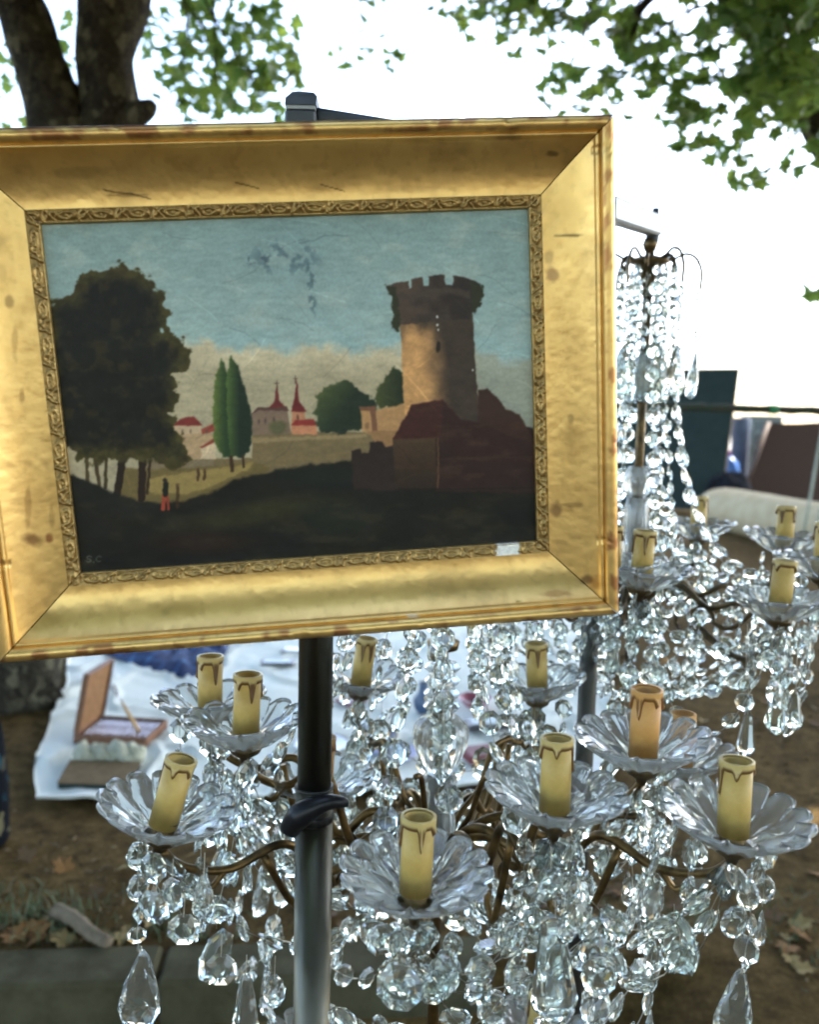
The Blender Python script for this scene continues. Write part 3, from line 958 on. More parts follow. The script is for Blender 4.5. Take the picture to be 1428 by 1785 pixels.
def rail(side):
    """side 0 bottom, 1 right, 2 top, 3 left; s runs along the rail, o outwards."""
    L = W_ if side in (0, 2) else H_
    T = H_ if side in (0, 2) else W_
    rot = [0, math.pi / 2, math.pi, -math.pi / 2][side]
    n = 440
    tt = np.linspace(-1, 1, n)
    S, O = np.meshgrid(tt, prof[:, 0], indexing='ij')
    Hh = np.broadcast_to(prof[:, 1], S.shape).copy()
    sx_ = S * (L / 2 + O - .0006)
    sy_ = -(T / 2 + O)
    wear = fbm(sx_ * 38, sy_ * 60, 61 + side, 5)
    fine = fbm(sx_ * 160, sy_ * 160, 71 + side, 4)
    Hh -= .0010 * sstep(.68, .8, fbm(sx_ * 70, sy_ * 70, 81 + side, 3)) * (O > .05) + .0004 * (fine - .5)
    c_, s_ = math.cos(rot), math.sin(rot)
    lx, ly = sx_ * c_ - sy_ * s_, sx_ * s_ + sy_ * c_
    colr = np.broadcast_to(GOLD, S.shape + (3,)).copy()

    def lay(cc, m):
        nonlocal colr
        colr = colr * (1 - m[..., None]) + cc * m[..., None]
    lay(np.array([0.64, 0.415, 0.145]), sstep(.42, .68, wear) * .5)
    lay(GRIME, sstep(.64, .82, wear) * .22)
    lay(np.array([0.42, 0.25, 0.08]), sstep(.60, .74, fine) * .18)
    lay(BOLE, sstep(.50, .66, fbm(sx_ * 55, sy_ * 90, 91 + side, 4)) * (O > .056) * .75)
    lay(BOLE * .8, sstep(.0640, .0672, O) * sstep(.35, .6, wear) * .85)
    # stains with a shape of their own, where the photograph shows them (photo pixels)
    P = pC[:, None, None] + pR[:, 0][:, None, None] * lx + pR[:, 1][:, None, None] * ly - pR[:, 2][:, None, None] * Hh
    fx, fy = CX + F * P[0] / P[2], CY - F * P[1] / P[2]
    wb = (fbm(fx * .07, fy * .07, 5, 3) - .5) * .9
    for x_, y_, rx, ry, cc, al in ((55, 940, 26, 12, (.20, .09, .035), .75), (85, 938, 8, 9, (.26, .08, .03), .8), (970, 888, 14, 12, (.22, .12, .06), .7), (995, 880, 20, 5, (.25, .15, .06), .55),
                                   (965, 478, 12, 14, (.26, .14, .07), .7), (958, 450, 9, 16, (.28, .17, .08), .5), (995, 410, 24, 2.5, (.22, .15, .05), .8), (1024, 1010, 12, 9, (.16, .10, .05), .75),
                                   (1040, 1018, 12, 14, (.42, .17, .03), .6), (965, 268, 14, 6, (.14, .09, .04), .7), (225, 340, 42, 3, (.20, .13, .05), .7), (15, 525, 8, 12, (.22, .13, .05), .6),
                                   (38, 690, 6, 14, (.26, .14, .05), .6), (48, 880, 6, 40, (.28, .15, .05), .5), (25, 600, 6, 30, (.30, .17, .06), .45), (996, 730, 6, 9, (.26, .17, .07), .6),
                                   (150, 300, 60, 12, (.34, .22, .08), .35), (720, 330, 70, 8, (.36, .24, .09), .35), (880, 240, 30, 5, (.14, .09, .05), .5), (970, 1035, 30, 6, (.35, .17, .05), .6), (90, 900, 5, 20, (.25, .13, .05), .4)):
        q = np.hypot((fx - x_) / rx, (fy - y_) / ry) + wb
        lay(np.array(cc), sstep(1.25, .5, q) * al)
    for pts, w in (([(180, 331), (205, 336), (230, 338), (262, 347)], 2.2), ([(410, 318), (450, 328)], 1.6), ([(560, 322), (600, 333)], 1.5), ([(968, 411), (1008, 411)], 2.4)):
        d = np.full(fx.shape, 1e9)
        for a_, b_ in zip(pts[:-1], pts[1:]):
            ex, ey = b_[0] - a_[0], b_[1] - a_[1]
            q = np.clip(((fx - a_[0]) * ex + (fy - a_[1]) * ey) / (ex * ex + ey * ey), 0, 1)
            d = np.minimum(d, np.hypot(fx - a_[0] - q * ex, fy - a_[1] - q * ey))
        lay(GRIME * .6, sstep(w * 1.2, w * .3, d) * .8)
    lay(np.array([.75, .72, .66]), sstep(1.2, .7, np.hypot((fx - 720) / 12, (fy - 1074) / 3) + wb * .3) * .9)
    vv = np.stack([lx, ly, Hh], -1).reshape(-1, 3)
    link('frame_rail', np_mesh('frame_rail', vv, grid_faces(n, len(prof)), M['gilt'], True, colr.reshape(-1, 3)), painting)
    # ornament strip
    n2 = int(L / .0006)
    no = 17
    S, Q = np.meshgrid(np.linspace(-1, 1, n2), np.linspace(0, 1, no), indexing='ij')
    O = .0105 * Q
    sx_ = S * (L / 2 + O - .0003)
    sy_ = -(T / 2 + O)
    ph = (sx_ / .0285) % 1.0 - .5
    ph = ph + .16 * (fbm(sx_ * 160, sy_ * 160, 13 + side, 3) - .5)
    b = (Q - .5) / .40 + .5 * (fbm(sx_ * 190, sy_ * 190 + 9, 14 + side, 3) - .5)
    def ring(cx_, cy_, r, w):
        return np.exp(-((np.hypot((ph - cx_) / .36, (b - cy_) / 1.0) - r) / w) ** 2)
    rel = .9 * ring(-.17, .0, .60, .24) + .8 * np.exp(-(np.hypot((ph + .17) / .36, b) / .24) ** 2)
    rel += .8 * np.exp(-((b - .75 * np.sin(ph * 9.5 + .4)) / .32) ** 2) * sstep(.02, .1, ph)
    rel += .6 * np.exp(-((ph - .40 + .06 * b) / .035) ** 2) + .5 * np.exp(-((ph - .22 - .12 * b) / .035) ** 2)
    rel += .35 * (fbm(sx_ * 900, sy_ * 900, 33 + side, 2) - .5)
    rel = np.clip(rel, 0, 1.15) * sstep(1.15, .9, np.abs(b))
    lipr = np.exp(-((Q - .04) / .05) ** 2)
    chip = sstep(1.1, .85, np.maximum(np.abs(sx_ - .1735) / .0105, np.abs(Q - .5) / .62) + (fbm(sx_ * 500, sy_ * 500, 3, 3) - .5) * .5) if side == 0 else np.zeros(S.shape)
    Hh = .0034 + .0030 * Q + .0021 * rel * (1 - chip) + .0016 * lipr
    lx, ly = sx_ * c_ - sy_ * s_, sx_ * s_ + sy_ * c_
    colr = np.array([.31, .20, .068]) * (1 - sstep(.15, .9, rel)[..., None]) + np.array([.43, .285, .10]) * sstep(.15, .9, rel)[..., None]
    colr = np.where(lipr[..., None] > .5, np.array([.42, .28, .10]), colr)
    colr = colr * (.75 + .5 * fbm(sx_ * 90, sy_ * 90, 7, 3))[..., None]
    colr = colr * (1 - chip[..., None]) + np.array([.74, .72, .64]) * chip[..., None]
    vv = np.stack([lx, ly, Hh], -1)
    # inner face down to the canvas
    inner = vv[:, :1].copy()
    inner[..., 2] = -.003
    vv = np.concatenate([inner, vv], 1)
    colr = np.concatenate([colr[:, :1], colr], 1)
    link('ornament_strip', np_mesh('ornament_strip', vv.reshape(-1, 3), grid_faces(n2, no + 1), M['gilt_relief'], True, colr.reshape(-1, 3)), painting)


for sd in range(4):
    rail(sd)
mb = MB()
mb.box((0, 0, -.0095), (W_ + .10, H_ + .10, .004))
mb.build('back_board', M['backing'], painting)
mb = MB()
mb.tube([(-.16, .12, -.014), (-.05, .165, -.018), (.02, .175, -.022), (.16, .12, -.014)], .0012, 6)
mb.build('hanging_wire', M['wire'], painting)

# ------------------------------------------------------------------ display stands
def vertical_through(x, y, d, z):
    p = at(x, y, d)
    return Vector((p.x, p.y, z))


S1 = at(547, 1450, 0.815)
s1x, s1y = S1.x, S1.y
Z1T = 1.785
AX1 = at(768, 1300, 0.94)                          # axis of the near chandelier
AX2 = at(1108, 850, 1.27)                          # axis of the far chandelier
jz = at(547, 1362, 0.82).z                          # joint of the telescopic pole
st1 = tag(empty('display_stand', (s1x, s1y, -.16)), 'shiny telescopic steel stand with a curved black clamp lever', 'stand')
O1 = Vector((s1x, s1y, -.16))


def loc(p, o):
    return Vector(p) - o


MB().lathe([(.0178, .30), (.0178, jz + .16)], 40).build('lower_tube', M['steel'], st1, True)
MB().lathe([(.0160, jz + .15), (.0160, Z1T + .16 - .06)], 40).build('upper_tube', M['steel'], st1, True)
MB().lathe([(.0160, jz + .1585), (.0184, jz + .159), (.0184, jz + .1602), (.0160, jz + .1607)], 40).build('joint_ring', M['steel_dark'], st1, True)
cz = at(547, 1432, 0.82).z
lev = [at(502, 1450, .786), at(518, 1426, .780), at(543, 1409, .777), at(573, 1398, .778), at(607, 1400, .784)]
sp = spline([loc(p, O1) for p in lev], 8)
mb = MB()
mb.tube(sp, list(np.interp(np.linspace(0, 1, len(sp)), [0, .06, .3, .55, .9, 1], [.005, .0095, .0118, .0096, .0056, .003])), 16)
lv = mb.build('clamp_lever', M['black_plastic'], st1, True)
mb = MB()
mb.lathe([(.0179, cz + .16 + .004), (.0186, cz + .16 + .005), (.0186, cz + .16 + .012), (.0179, cz + .16 + .013)], 32)
mb.tube([Vector((-.010, -.012, cz + .166)), loc(at(524, 1424, .782), O1)], .006, 12)
mb.build('clamp_collar', M['black_plastic'], st1, True)
for k in range(3):
    an = math.radians(100 + 120 * k)
    q = Vector((math.cos(an), math.sin(an), 0))
    mb = MB()
    mb.tube([q * .02 + Vector((0, 0, .46)), q * .20 + Vector((0, 0, .22)), q * .38 + Vector((0, 0, .03))], .011, 10)
    mb.build('leg', M['steel_dark'], st1, True)
# head clamp and arm reaching out above the near chandelier
hp = at(527, 190, .80)
mb = MB()
hw = .0145
hz0 = at(527, 214, .80).z + .16 - .02
hz1, hz2 = at(527, 198, .80).z + .16, at(527, 162, .80).z + .16
hx, hy = hp.x - s1x, hp.y - s1y
mb.box((hx, hy, (hz0 + hz1) / 2 - .001), (.0285, .030, hz1 - hz0), bev=.002)
mb.add([(hx - .0143, hy - .015, hz1 + .003), (hx + .0143, hy - .015, hz1 + .003), (hx + .0143, hy + .015, hz1 + .003), (hx - .0143, hy + .015, hz1 + .003),
        (hx - .0143, hy - .012, hz1 + .010), (hx + .0148, hy - .012, hz1 + .012), (hx + .0148, hy + .012, hz1 + .012), (hx - .0143, hy + .012, hz1 + .010),
        (hx - .0085, hy - .009, hz2 - .003), (hx + .0115, hy - .009, hz2 - .003), (hx + .0115, hy + .009, hz2 - .003), (hx - .0085, hy + .009, hz2 - .003), (hx - .003, hy, hz2 + .001)],
       [(0, 3, 2, 1), (0, 1, 5, 4), (1, 2, 6, 5), (2, 3, 7, 6), (3, 0, 4, 7), (4, 5, 9, 8), (5, 6, 10, 9), (6, 7, 11, 10), (7, 4, 8, 11), (8, 9, 12), (9, 10, 12), (10, 11, 12), (11, 8, 12)])
hd = mb.build('head_clamp', M['grey_metal'], st1)
mb = MB()
mb.box((hx, hy, hz1 + .0012), (.0265, .028, .003))
mb.build('clamp_plate', M['pale_metal'], hd)
ARM1 = Vector((AX1.x, AX1.y, at(790, 275, .94).z))
a0, a1 = Vector((hx + .012, hy + .002, hz1 - .004)), loc(ARM1, O1)
mb = MB()
mb.tube([a0, a0.lerp(a1, .5), a1], [.0105, .009, .008], 12)
mb.build('arm', M['grey_metal'], st1, True)

S2 = at(1029, 1100, 1.13)
O2 = Vector((S2.x, S2.y, -.01))
st2 = tag(empty('display_stand', O2), 'thin dark stand pole between the two crystal chandeliers', 'stand')
zt2 = at(1062, 394, 1.13).z
MB().lathe([(.0118, .28), (.0118, zt2 - .06)], 28).build('pole', M['steel_dark'], st2, True)
MB().lathe([(.0095, zt2 - .08), (.0095, zt2 + .02)], 24).build('upper_tube', M['steel'], st2, True)
for k in range(3):
    an = math.radians(40 + 120 * k)
    q = Vector((math.cos(an), math.sin(an), 0))
    MB().tube([q * .015 + Vector((0, 0, .40)), q * .2 + Vector((0, 0, .18)), q * .36 + Vector((0, 0, .012))], .009, 10).build('leg', M['steel_dark'], st2, True)
hook2 = at(1143, 398, 1.27)
AX2 = Vector((at(1134, 425, 1.27).x, at(1134, 425, 1.27).y, 0))
e = Vector((AX2.x, AX2.y, hook2.z)) - O2
s_ = Vector((0, 0, zt2 - O2.z + .008))
e2 = e + Vector((.004, 0, .004))
dirv = (e2 - s_)
rotm = dirv.to_track_quat('X', 'Z').to_matrix()
mb = MB()
mb.box((s_ + e2) / 2, (dirv.length + .02, .022, .030), rotm, bev=.003)
ar = mb.build('arm', M['pale_metal'], st2)
mb = MB()
mb.tube([e + Vector((0.006, 0, .028)), e + Vector((.006, 0, -.008))], .005, 10)
mb.lathe([(.003, -.028), (.009, -.022), (.010, -.012), (.007, -.006)], 14, e + Vector((0.003, 0, 0)))
mb.build('hook', M['grey_metal'], st2, True)

# ------------------------------------------------------------------ crystal shapes (all flat faceted, local z along the chain)
def facet_mesh(name, rings, top=None, bot=None, mat=None):
    """rings: list of (points) with equal counts, joined by triangles."""
    v, f = [], []
    n = len(rings[0])
    for r in rings:
        v += r
    for i in range(len(rings) - 1):
        for k in range(n):
            a, b = i * n + k, i * n + (k + 1) % n
            c_, d = (i + 1) * n + k, (i + 1) * n + (k + 1) % n
            f += [(a, b, d), (a, d, c_)]
    if top is not None:
        v.append(top)
        f += [((len(rings) - 1) * n + k, (len(rings) - 1) * n + (k + 1) % n, len(v) - 1) for k in range(n)]
    else:
        f.append(tuple((len(rings) - 1) * n + k for k in range(n)))
    if bot is not None:
        v.append(bot)
        f += [((k + 1) % n, k, len(v) - 1) for k in range(n)]
    else:
        f.append(tuple(range(n))[::-1])
    return MB().add(v, f).mesh(name, mat or M['crystal'])


def ring(n, r, y, ph=0.0, sz=1.0):
    return [(r * math.cos(2 * math.pi * (k + ph) / n), y, r * sz * math.sin(2 * math.pi * (k + ph) / n)) for k in range(n)]


def octagon(name, n=8, t=.27, star=True):
    # unit size 1 across; disc in the xz plane
    R = .5
    if n == 8:                                     # broad table, eight crown facets, shallow back
        rings = [ring(n, R * .60, -t * .50, .5), ring(n, R, -t * .08, .5), ring(n, R, t * .08, .5), ring(n, R * .52, t * .46, .5)]
        return facet_mesh(name, rings[::-1])
    rings = [ring(n, R * .30, -t * .5, .5), ring(n, R * .72, -t * .40, 0), ring(n, R, -t * .10, .5), ring(n, R, t * .10, .5), ring(n, R * .70, t * .36, 0)]
    return facet_mesh(name, rings[::-1], None if not star else (0, -t * .34, 0), (0, t * .5, 0) if star else None)


def profile_drop(name, prof, n=8, flat=.55, tip=None, top=None, ph=.5):
    rings = [[(r * math.cos(2 * math.pi * (k + ph * (i % 2)) / n), r * flat * math.sin(2 * math.pi * (k + ph * (i % 2)) / n), z) for k in range(n)] for i, (r, z) in enumerate(prof)]
    return facet_mesh(name, rings, top, tip)


SH = {
    'octagon': octagon('octagon_crystal'),
    'round': octagon('round_crystal', 12, .36),
    'flower': octagon('flower_crystal', 10, .25, True),
    'oval': profile_drop('oval_crystal', [(.16, -.44), (.30, -.26), (.36, 0), (.30, .26), (.16, .44)], 8, .5, (0, 0, -.5), (0, 0, .5)),
    'diamond': profile_drop('diamond_crystal', [(.10, -.42), (.30, -.05), (.28, .10), (.09, .42)], 6, .6, (0, 0, -.5), (0, 0, .5)),
    'almond': profile_drop('almond_crystal', [(.10, -.485), (.20, -.44), (.255, -.30), (.25, -.16), (.205, .04), (.135, .25), (.07, .42)], 10, .42, (0, 0, -.5), (0, 0, .5)),
    'spear': profile_drop('spear_crystal', [(.05, -.47), (.17, -.36), (.20, -.28), (.13, .20), (.09, .40), (.06, .47)], 6, .62, (0, 0, -.5), (0, 0, .5), 0),
    'prism': profile_drop('prism_crystal', [(.09, -.42), (.115, -.38), (.10, .38), (.06, .46)], 6, .8, (0, 0, -.5), (0, 0, .5), 0),
}

# ------------------------------------------------------------------ bobeche (petalled drip dish), candle sleeve and its painted drips
def bobeche_mesh(npet=14, R=.0615, name='bobeche'):
    seg, nr = npet * 8, 13
    th = np.linspace(0, 2 * np.pi, seg, endpoint=False)
    q = np.linspace(0, 1, nr)
    T, Q = np.meshgrid(th, q, indexing='ij')
    pet = np.abs(np.cos(T * npet / 2))              # 1 in the middle of a petal, 0 between petals
    tip = .70 + .30 * np.sqrt(1 - (1 - pet) ** 2 + 1e-6)
    r = .0145 + (R - .0145) * Q * (1 + (tip - 1) * Q ** 2.2)
    rid = np.sqrt(pet) * sstep(0, .25, Q)
    z = .0245 * Q ** 1.5 + .0044 * rid - .0015
    th_ = .0036 - .0016 * Q
    outer = np.stack([r * np.cos(T), r * np.sin(T), z - .0020 * rid - th_], -1)
    inner = np.stack([(r - .0003) * np.cos(T), (r - .0003) * np.sin(T), z], -1)
    rm, zm = r[:, -1] + .0008, (inner[:, -1, 2] + outer[:, -1, 2]) / 2
    rim = np.stack([rm * np.cos(T[:, -1]), rm * np.sin(T[:, -1]), zm], -1)[:, None]
    vv = np.concatenate([inner, rim, outer[:, ::-1]], 1)   # closed loop in cross-section
    n = vv.shape[1]
    f = grid_faces(seg, n, True)
    i = np.arange(seg)
    close = np.stack([i * n + n - 1, ((i + 1) % seg) * n + n - 1, ((i + 1) % seg) * n, i * n], -1)
    return np_mesh(name, vv.reshape(-1, 3), np.concatenate([f, close])[:, ::-1], M['bobeche'], True)


BOB = bobeche_mesh()
SR, SHT = .0130, .062


def sleeve_mesh(name, mat):
    me = MB().lathe([(SR - .0018, .012), (SR - .0018, SHT - .0005), (SR, SHT - .0003), (SR, 0), (SR - .0018, 0)], 28, cap=False)
    me.lathe([(.001, .044), (SR - .0019, .044)], 20, mi=1, cap=False)
    return me.mesh(name, [mat, M['brass_dark']], True)


def drip_mesh(name, seed, wax_c, line_c):
    r = random.Random(seed)
    seg, nv_ = 72, 26
    L = np.full(seg, .006)
    th = np.linspace(0, 2 * np.pi, seg, endpoint=False)
    k = r.randint(5, 7)
    for i in range(k):
        c_ = 2 * np.pi * (i + r.uniform(-.25, .25)) / k
        ln, w = r.choice((.008, .013, .020, .024)), r.uniform(.14, .2)
        d = np.abs((th - c_ + np.pi) % (2 * np.pi) - np.pi)
        L = np.maximum(L, .005 + ln * np.clip(1 - (d / w) ** 4, 0, 1) ** .5)
    L = .5 * L + .25 * np.roll(L, 1) + .25 * np.roll(L, -1)
    Q = np.linspace(0, 1, nv_)
    T, QQ = np.meshgrid(th, Q, indexing='ij')
    LL = L[:, None]
    z = SHT + .0012 - QQ * (LL + .0012)
    along = QQ * LL
    # thickness: a rim at the top, a swelling at the foot of each drip, nothing at its edge
    dist_end = (1 - QQ) * LL
    slope = np.abs(np.gradient(L))[:, None] * 14
    t = .0009 + .0016 * np.exp(-((dist_end - .0035) / .003) ** 2) * (LL > .010)
    t = t * sstep(0, .0022, dist_end) / (1 + slope * 10) + .0003
    t = np.where(along < .004, np.maximum(t, .0013), t)
    rr = SR + t
    vv = np.stack([rr * np.cos(T), rr * np.sin(T), z], -1)
    top = np.stack([(SR - .0012) * np.cos(T[:, :1]), (SR - .0012) * np.sin(T[:, :1]), z[:, :1]], -1)
    end = np.stack([(SR - .0002) * np.cos(T[:, -1:]), (SR - .0002) * np.sin(T[:, -1:]), z[:, -1:] - .0006], -1)
    vv = np.concatenate([top, vv, end], 1)
    m = np.clip(sstep(.0042, .0010, dist_end) + sstep(.02, .06, slope * .0 + np.abs(np.gradient(L))[:, None] * 30) * sstep(.0045, .007, along), 0, 1)
    m = np.concatenate([m[:, :1] * 0, m, np.ones((seg, 1))], 1)[..., None]
    cc = np.array(wax_c) * (1 - m) + np.array(line_c) * m
    return np_mesh(name, vv.reshape(-1, 3), grid_faces(seg, vv.shape[1], True), M['wax'], True, cc.reshape(-1, 3))


SLV = {0: sleeve_mesh('candle_sleeve', M['candle']), 1: sleeve_mesh('candle_sleeve', M['candle_orange'])}
DRP = {0: [drip_mesh('wax_drip', s, (.54, .41, .15), (.13, .06, .015)) for s in (1, 2, 3, 4)],
       1: [drip_mesh('wax_drip', s, (.58, .31, .09), (.18, .07, .014)) for s in (5, 6)]}
CUP = MB().lathe([(.004, -.022), (.006, -.016), (.014, -.011), (.0165, -.0062), (.0165, -.0050), (.010, -.0035), (.0125, .010)], 20, cap=False).mesh('candle_cup', M['brass_dark'], True)


class Chandelier:
    def __init__(s, name, label, axis, z_hub, cups, z_top, brass, seed):
        s.r = random.Random(seed)
        s.ax = Vector((axis.x, axis.y, 0))
        s.o = Vector((axis.x, axis.y, z_hub))
        s.root = tag(empty(name, s.o), label, 'chandelier', None)
        s.brass = brass
        s.beads = []                               # (shape, size, world point, rotation, strand index)
        s.strands = []
        s.cups = cups

    def part(s, mb, name, mat, smooth=True):
        mb.v = [tuple(Vector(p) - s.o) for p in mb.v]
        return mb.build(name, mat, s.root, smooth)

    def polar(s, an, r, z):
        return Vector((s.ax.x + r * math.cos(an), s.ax.y + r * math.sin(an), z))

    def candle(s, p, lean=0.0, lean2=0.0, orange=0, rz=None, dz=0.004, sc=1.0):
        rz = s.r.uniform(0, 6.28) if rz is None else rz
        R = Matrix.Rotation(lean, 4, 'Y') @ Matrix.Rotation(lean2, 4, 'X')
        b = s.r.uniform(-.07, .07)
        link('bobeche', BOB, s.root, mat=Matrix.Translation(p - s.o) @ Matrix.Rotation(b, 4, 'X') @ Matrix.Rotation(lean * .5 + s.r.uniform(-.06, .06), 4, 'Y') @ Matrix.Rotation(s.r.uniform(0, 6), 4, 'Z'))
        link('candle_cup', CUP, s.root, mat=Matrix.Translation(p - s.o) @ R)
        c_ = link('candle_sleeve', SLV[orange], s.root, mat=Matrix.Translation(p - s.o + Vector((0, 0, dz))) @ R @ Matrix.Rotation(rz, 4, 'Z'))
        link('wax_drip', s.r.choice(DRP[orange]), c_)

    def arm(s, p, zh, r_in=.02, rad=.0046, scroll=True, dip=.045):
        an = math.atan2(p.y - s.ax.y, p.x - s.ax.x)
        R = math.hypot(p.x - s.ax.x, p.y - s.ax.y)
        P = lambda k, z: s.polar(an, r_in + (R - r_in) * k, z)
        zc_ = p.z - .020
        pts = [P(0, zh), P(.10, zh + .028), P(.24, zh + .036), P(.40, zh + .012), P(.58, zc_ - dip * .75), P(.78, zc_ - dip), P(.93, zc_ - dip * .6), P(1.0, zc_)]
        mb = MB()
        sp = spline(pts, 7)
        mb.tube(sp, [rad * (1.15 - .35 * i / len(sp)) for i in range(len(sp))], 10)
        if scroll:
            # curled scroll under the shoulder of the arm
            cc = P(.36, zh - .006)
            rad_v = Vector((math.cos(an), math.sin(an), 0))
            q = []
            for i in range(26):
                a_ = -0.6 + i / 25 * 5.6
                rr = .024 * (1 - .66 * i / 25)
                q.append(cc + rad_v * (rr * math.cos(a_)) + Vector((0, 0, rr * math.sin(a_))))
            q = spline([P(.66, zc_ - dip * .9), P(.54, zh - .012)] + q[2::3], 4)
            mb.tube(q, [rad * .85 * (1 - .45 * i / len(q)) for i in range(len(q))], 8)
            l0 = P(.80, zc_ - dip)
            mb.tube(spline([l0, l0 + rad_v * .012 + Vector((0, 0, -.012)), l0 + rad_v * .020 + Vector((0, 0, -.008))], 5), [.004, .004, .0035, .003, .003, .003, .003, .003, .002, .002, .001], 6)
        s.part(mb, 'arm', s.brass)

    def chain(s, pts, kinds, sizes, gap=.003, jit=.35, end=None, face=None, smax=None):
        """Beads threaded on a wire along a path; end = (shape, length) hangs at the last point."""
        pts = [Vector(p) for p in pts]
        seg = [(pts[i + 1] - pts[i]).length for i in range(len(pts) - 1)]
        tot = sum(seg)
        si = len(s.strands)

        def pos(t):
            for i, L in enumerate(seg):
                if t <= L or i == len(seg) - 1:
                    k = min(1, t / max(L, 1e-9))
                    return pts[i].lerp(pts[i + 1], k), (pts[i + 1] - pts[i]).normalized()
                t -= L
        t, i, nb = 0.0, 0, len(s.beads)
        while True:
            kd = kinds[i % len(kinds)] if isinstance(kinds, (list, tuple)) else kinds
            sz = sizes(t / tot) if callable(sizes) else sizes
            sz *= s.r.uniform(.9, 1.1)
            if t + sz > tot + .3 * sz:
                break
            p, d = pos(t + sz / 2)
            s.put(kd, sz, p, d, si, jit, face)
            t += sz + gap
            i += 1
        if end:
            k, L = end
            p = pts[-1] + Vector((0, 0, -L / 2 - .003))
            s.put(k, L, p, Vector((0, 0, -1)), si, .12 if k in ('almond', 'spear', 'prism') else .5, face)
        for (kd, sz, p, R, _) in s.beads[nb:]:
            x, y, dd = proj(p)
            if abs(x - 547) < 46 and dd < .84 and y > 1100 or math.hypot(p.x - s1x, p.y - s1y) < .032:
                del s.beads[nb:]
                return
        s.strands.append(pts)

    def put(s, kd, sz, p, d, si, jit=.35, face=None):
        z = -d.normalized()
        y = Vector((p.x - s.ax.x, p.y - s.ax.y, 0))
        if face is not None:
            y = face.copy()
        if y.length < 1e-4:
            y = Vector((0, -1, 0))
        y = y.normalized()
        y = y - z * y.dot(z)
        if y.length < .05:
            y = z.orthogonal()
        y.normalize()
        x = y.cross(z)
        R = Matrix((x, y, z)).transposed()
        R = R @ Matrix.Rotation(s.r.gauss(0, jit * 1.6), 3, 'Z') @ Matrix.Rotation(s.r.gauss(0, jit * .4), 3, 'X')
        s.beads.append((kd, sz, p, R, si))

    def finish(s, occl, limit=290):
        sc_ = []
        for i, (kd, sz, p, R, si) in enumerate(s.beads):
            x, y, d = proj(p)
            px = sz * F / d
            vis = -20 < x < 1448 and -20 < y < 1805 and not occl(x, y, d)
            sc_.append((px if vis else px * .001, i))
        sc_.sort(reverse=True)
        keep = {i for q, i in sc_[:limit] if q > 8}
        wires = []
        for pts in s.strands:
            mb = MB()
            if len(pts) > 1:
                mb.tube([p - s.o for p in pts], .0005, 4)
            wires.append(mb.build('crystal_strand', M['wire'], s.root))
        rest = {}
        for i, (kd, sz, p, R, si) in enumerate(s.beads):
            mt = Matrix.Translation(p - s.o) @ R.to_4x4() @ Matrix.Scale(sz, 4)
            if i in keep:
                nm = {'almond': 'drop_crystal', 'spear': 'spear_crystal', 'prism': 'prism_crystal'}.get(kd, 'crystal_bead')
                link(nm, SH[kd], wires[si], mat=mt)
            else:
                rest.setdefault(kd, []).append(mt)
        mb = MB()
        for kd, ms in rest.items():
            me = SH[kd]
            vs = [v_.co.copy() for v_ in me.vertices]
            fs = [tuple(p.vertices) for p in me.polygons]
            for mt in ms:
                mb.add([mt @ v_ for v_ in vs], fs)
        if mb.v:
            o = mb.build('small_crystals', M['crystal'], s.root)
            o['kind'] = 'stuff'
        print(s.root.name, 'beads', len(s.beads), 'kept', len(keep), 'in view', sum(1 for q, i in sc_ if q > 8))


def swag(a, b, sag, n=9):
    a, b = Vector(a), Vector(b)
    return [a.lerp(b, i / n) + Vector((0, 0, -sag * 4 * (i / n) * (1 - i / n))) for i in range(n + 1)]


def behind_picture(x, y, d):
    return d > .72 and 0 < x < 1072 and 215 < y < 1155 - 85 * x / 1072


# ------------------------------------------------------------------ the near chandelier
c1 = [  # photo position of the dish, depth, lean of the candle, orange, drip turn
    (724, 1562, .690, .02, 0), (967, 1420, .735, .0, 0), (1278, 1462, .715, .0, 0), (1121, 1326, .775, .0, 1), (1187, 1345, .97, .0, 1),
    (937, 1212, 1.08, -.06, 0), (628, 1200, 1.11, .12, 0), (428, 1292, .84, .03, 0), (366, 1250, .93, .0, 0), (284, 1446, .765, .26, 0), (560, 1385, .97, .03, 1)]
cup1 = [at(x, y, d) for x, y, d, *_ in c1]
ZH1 = at(768, 1500, .94).z
ch = Chandelier('crystal_chandelier', 'large crystal chandelier hanging in front of the white sheet below the painting', AX1, ZH1, cup1, 1.7, M['brass'], 11)
ch.ax = Vector((AX1.x, AX1.y, 0))
for (x, y, d, ln, og), p in zip(c1, cup1):
    ch.candle(p, ln, ch.r.uniform(-.04, .04), og)
for p in cup1:
    ch.arm(p, ZH1 - .005 + .1 * max(0, p.z - 1.0), dip=.030 + ch.r.uniform(0, .012))
# lower tier, of which only tops show
low1 = []
for an in (-2.5, -1.75, -1.0, -.3, .5, 2.9):
    low1.append(ch.polar(an, .15, ZH1 - .28))
for p in low1:
    ch.candle(p, ch.r.uniform(-.1, .1), 0, ch.r.choice((0, 1)))
    ch.arm(p, ZH1 - .26, rad=.004, scroll=False)
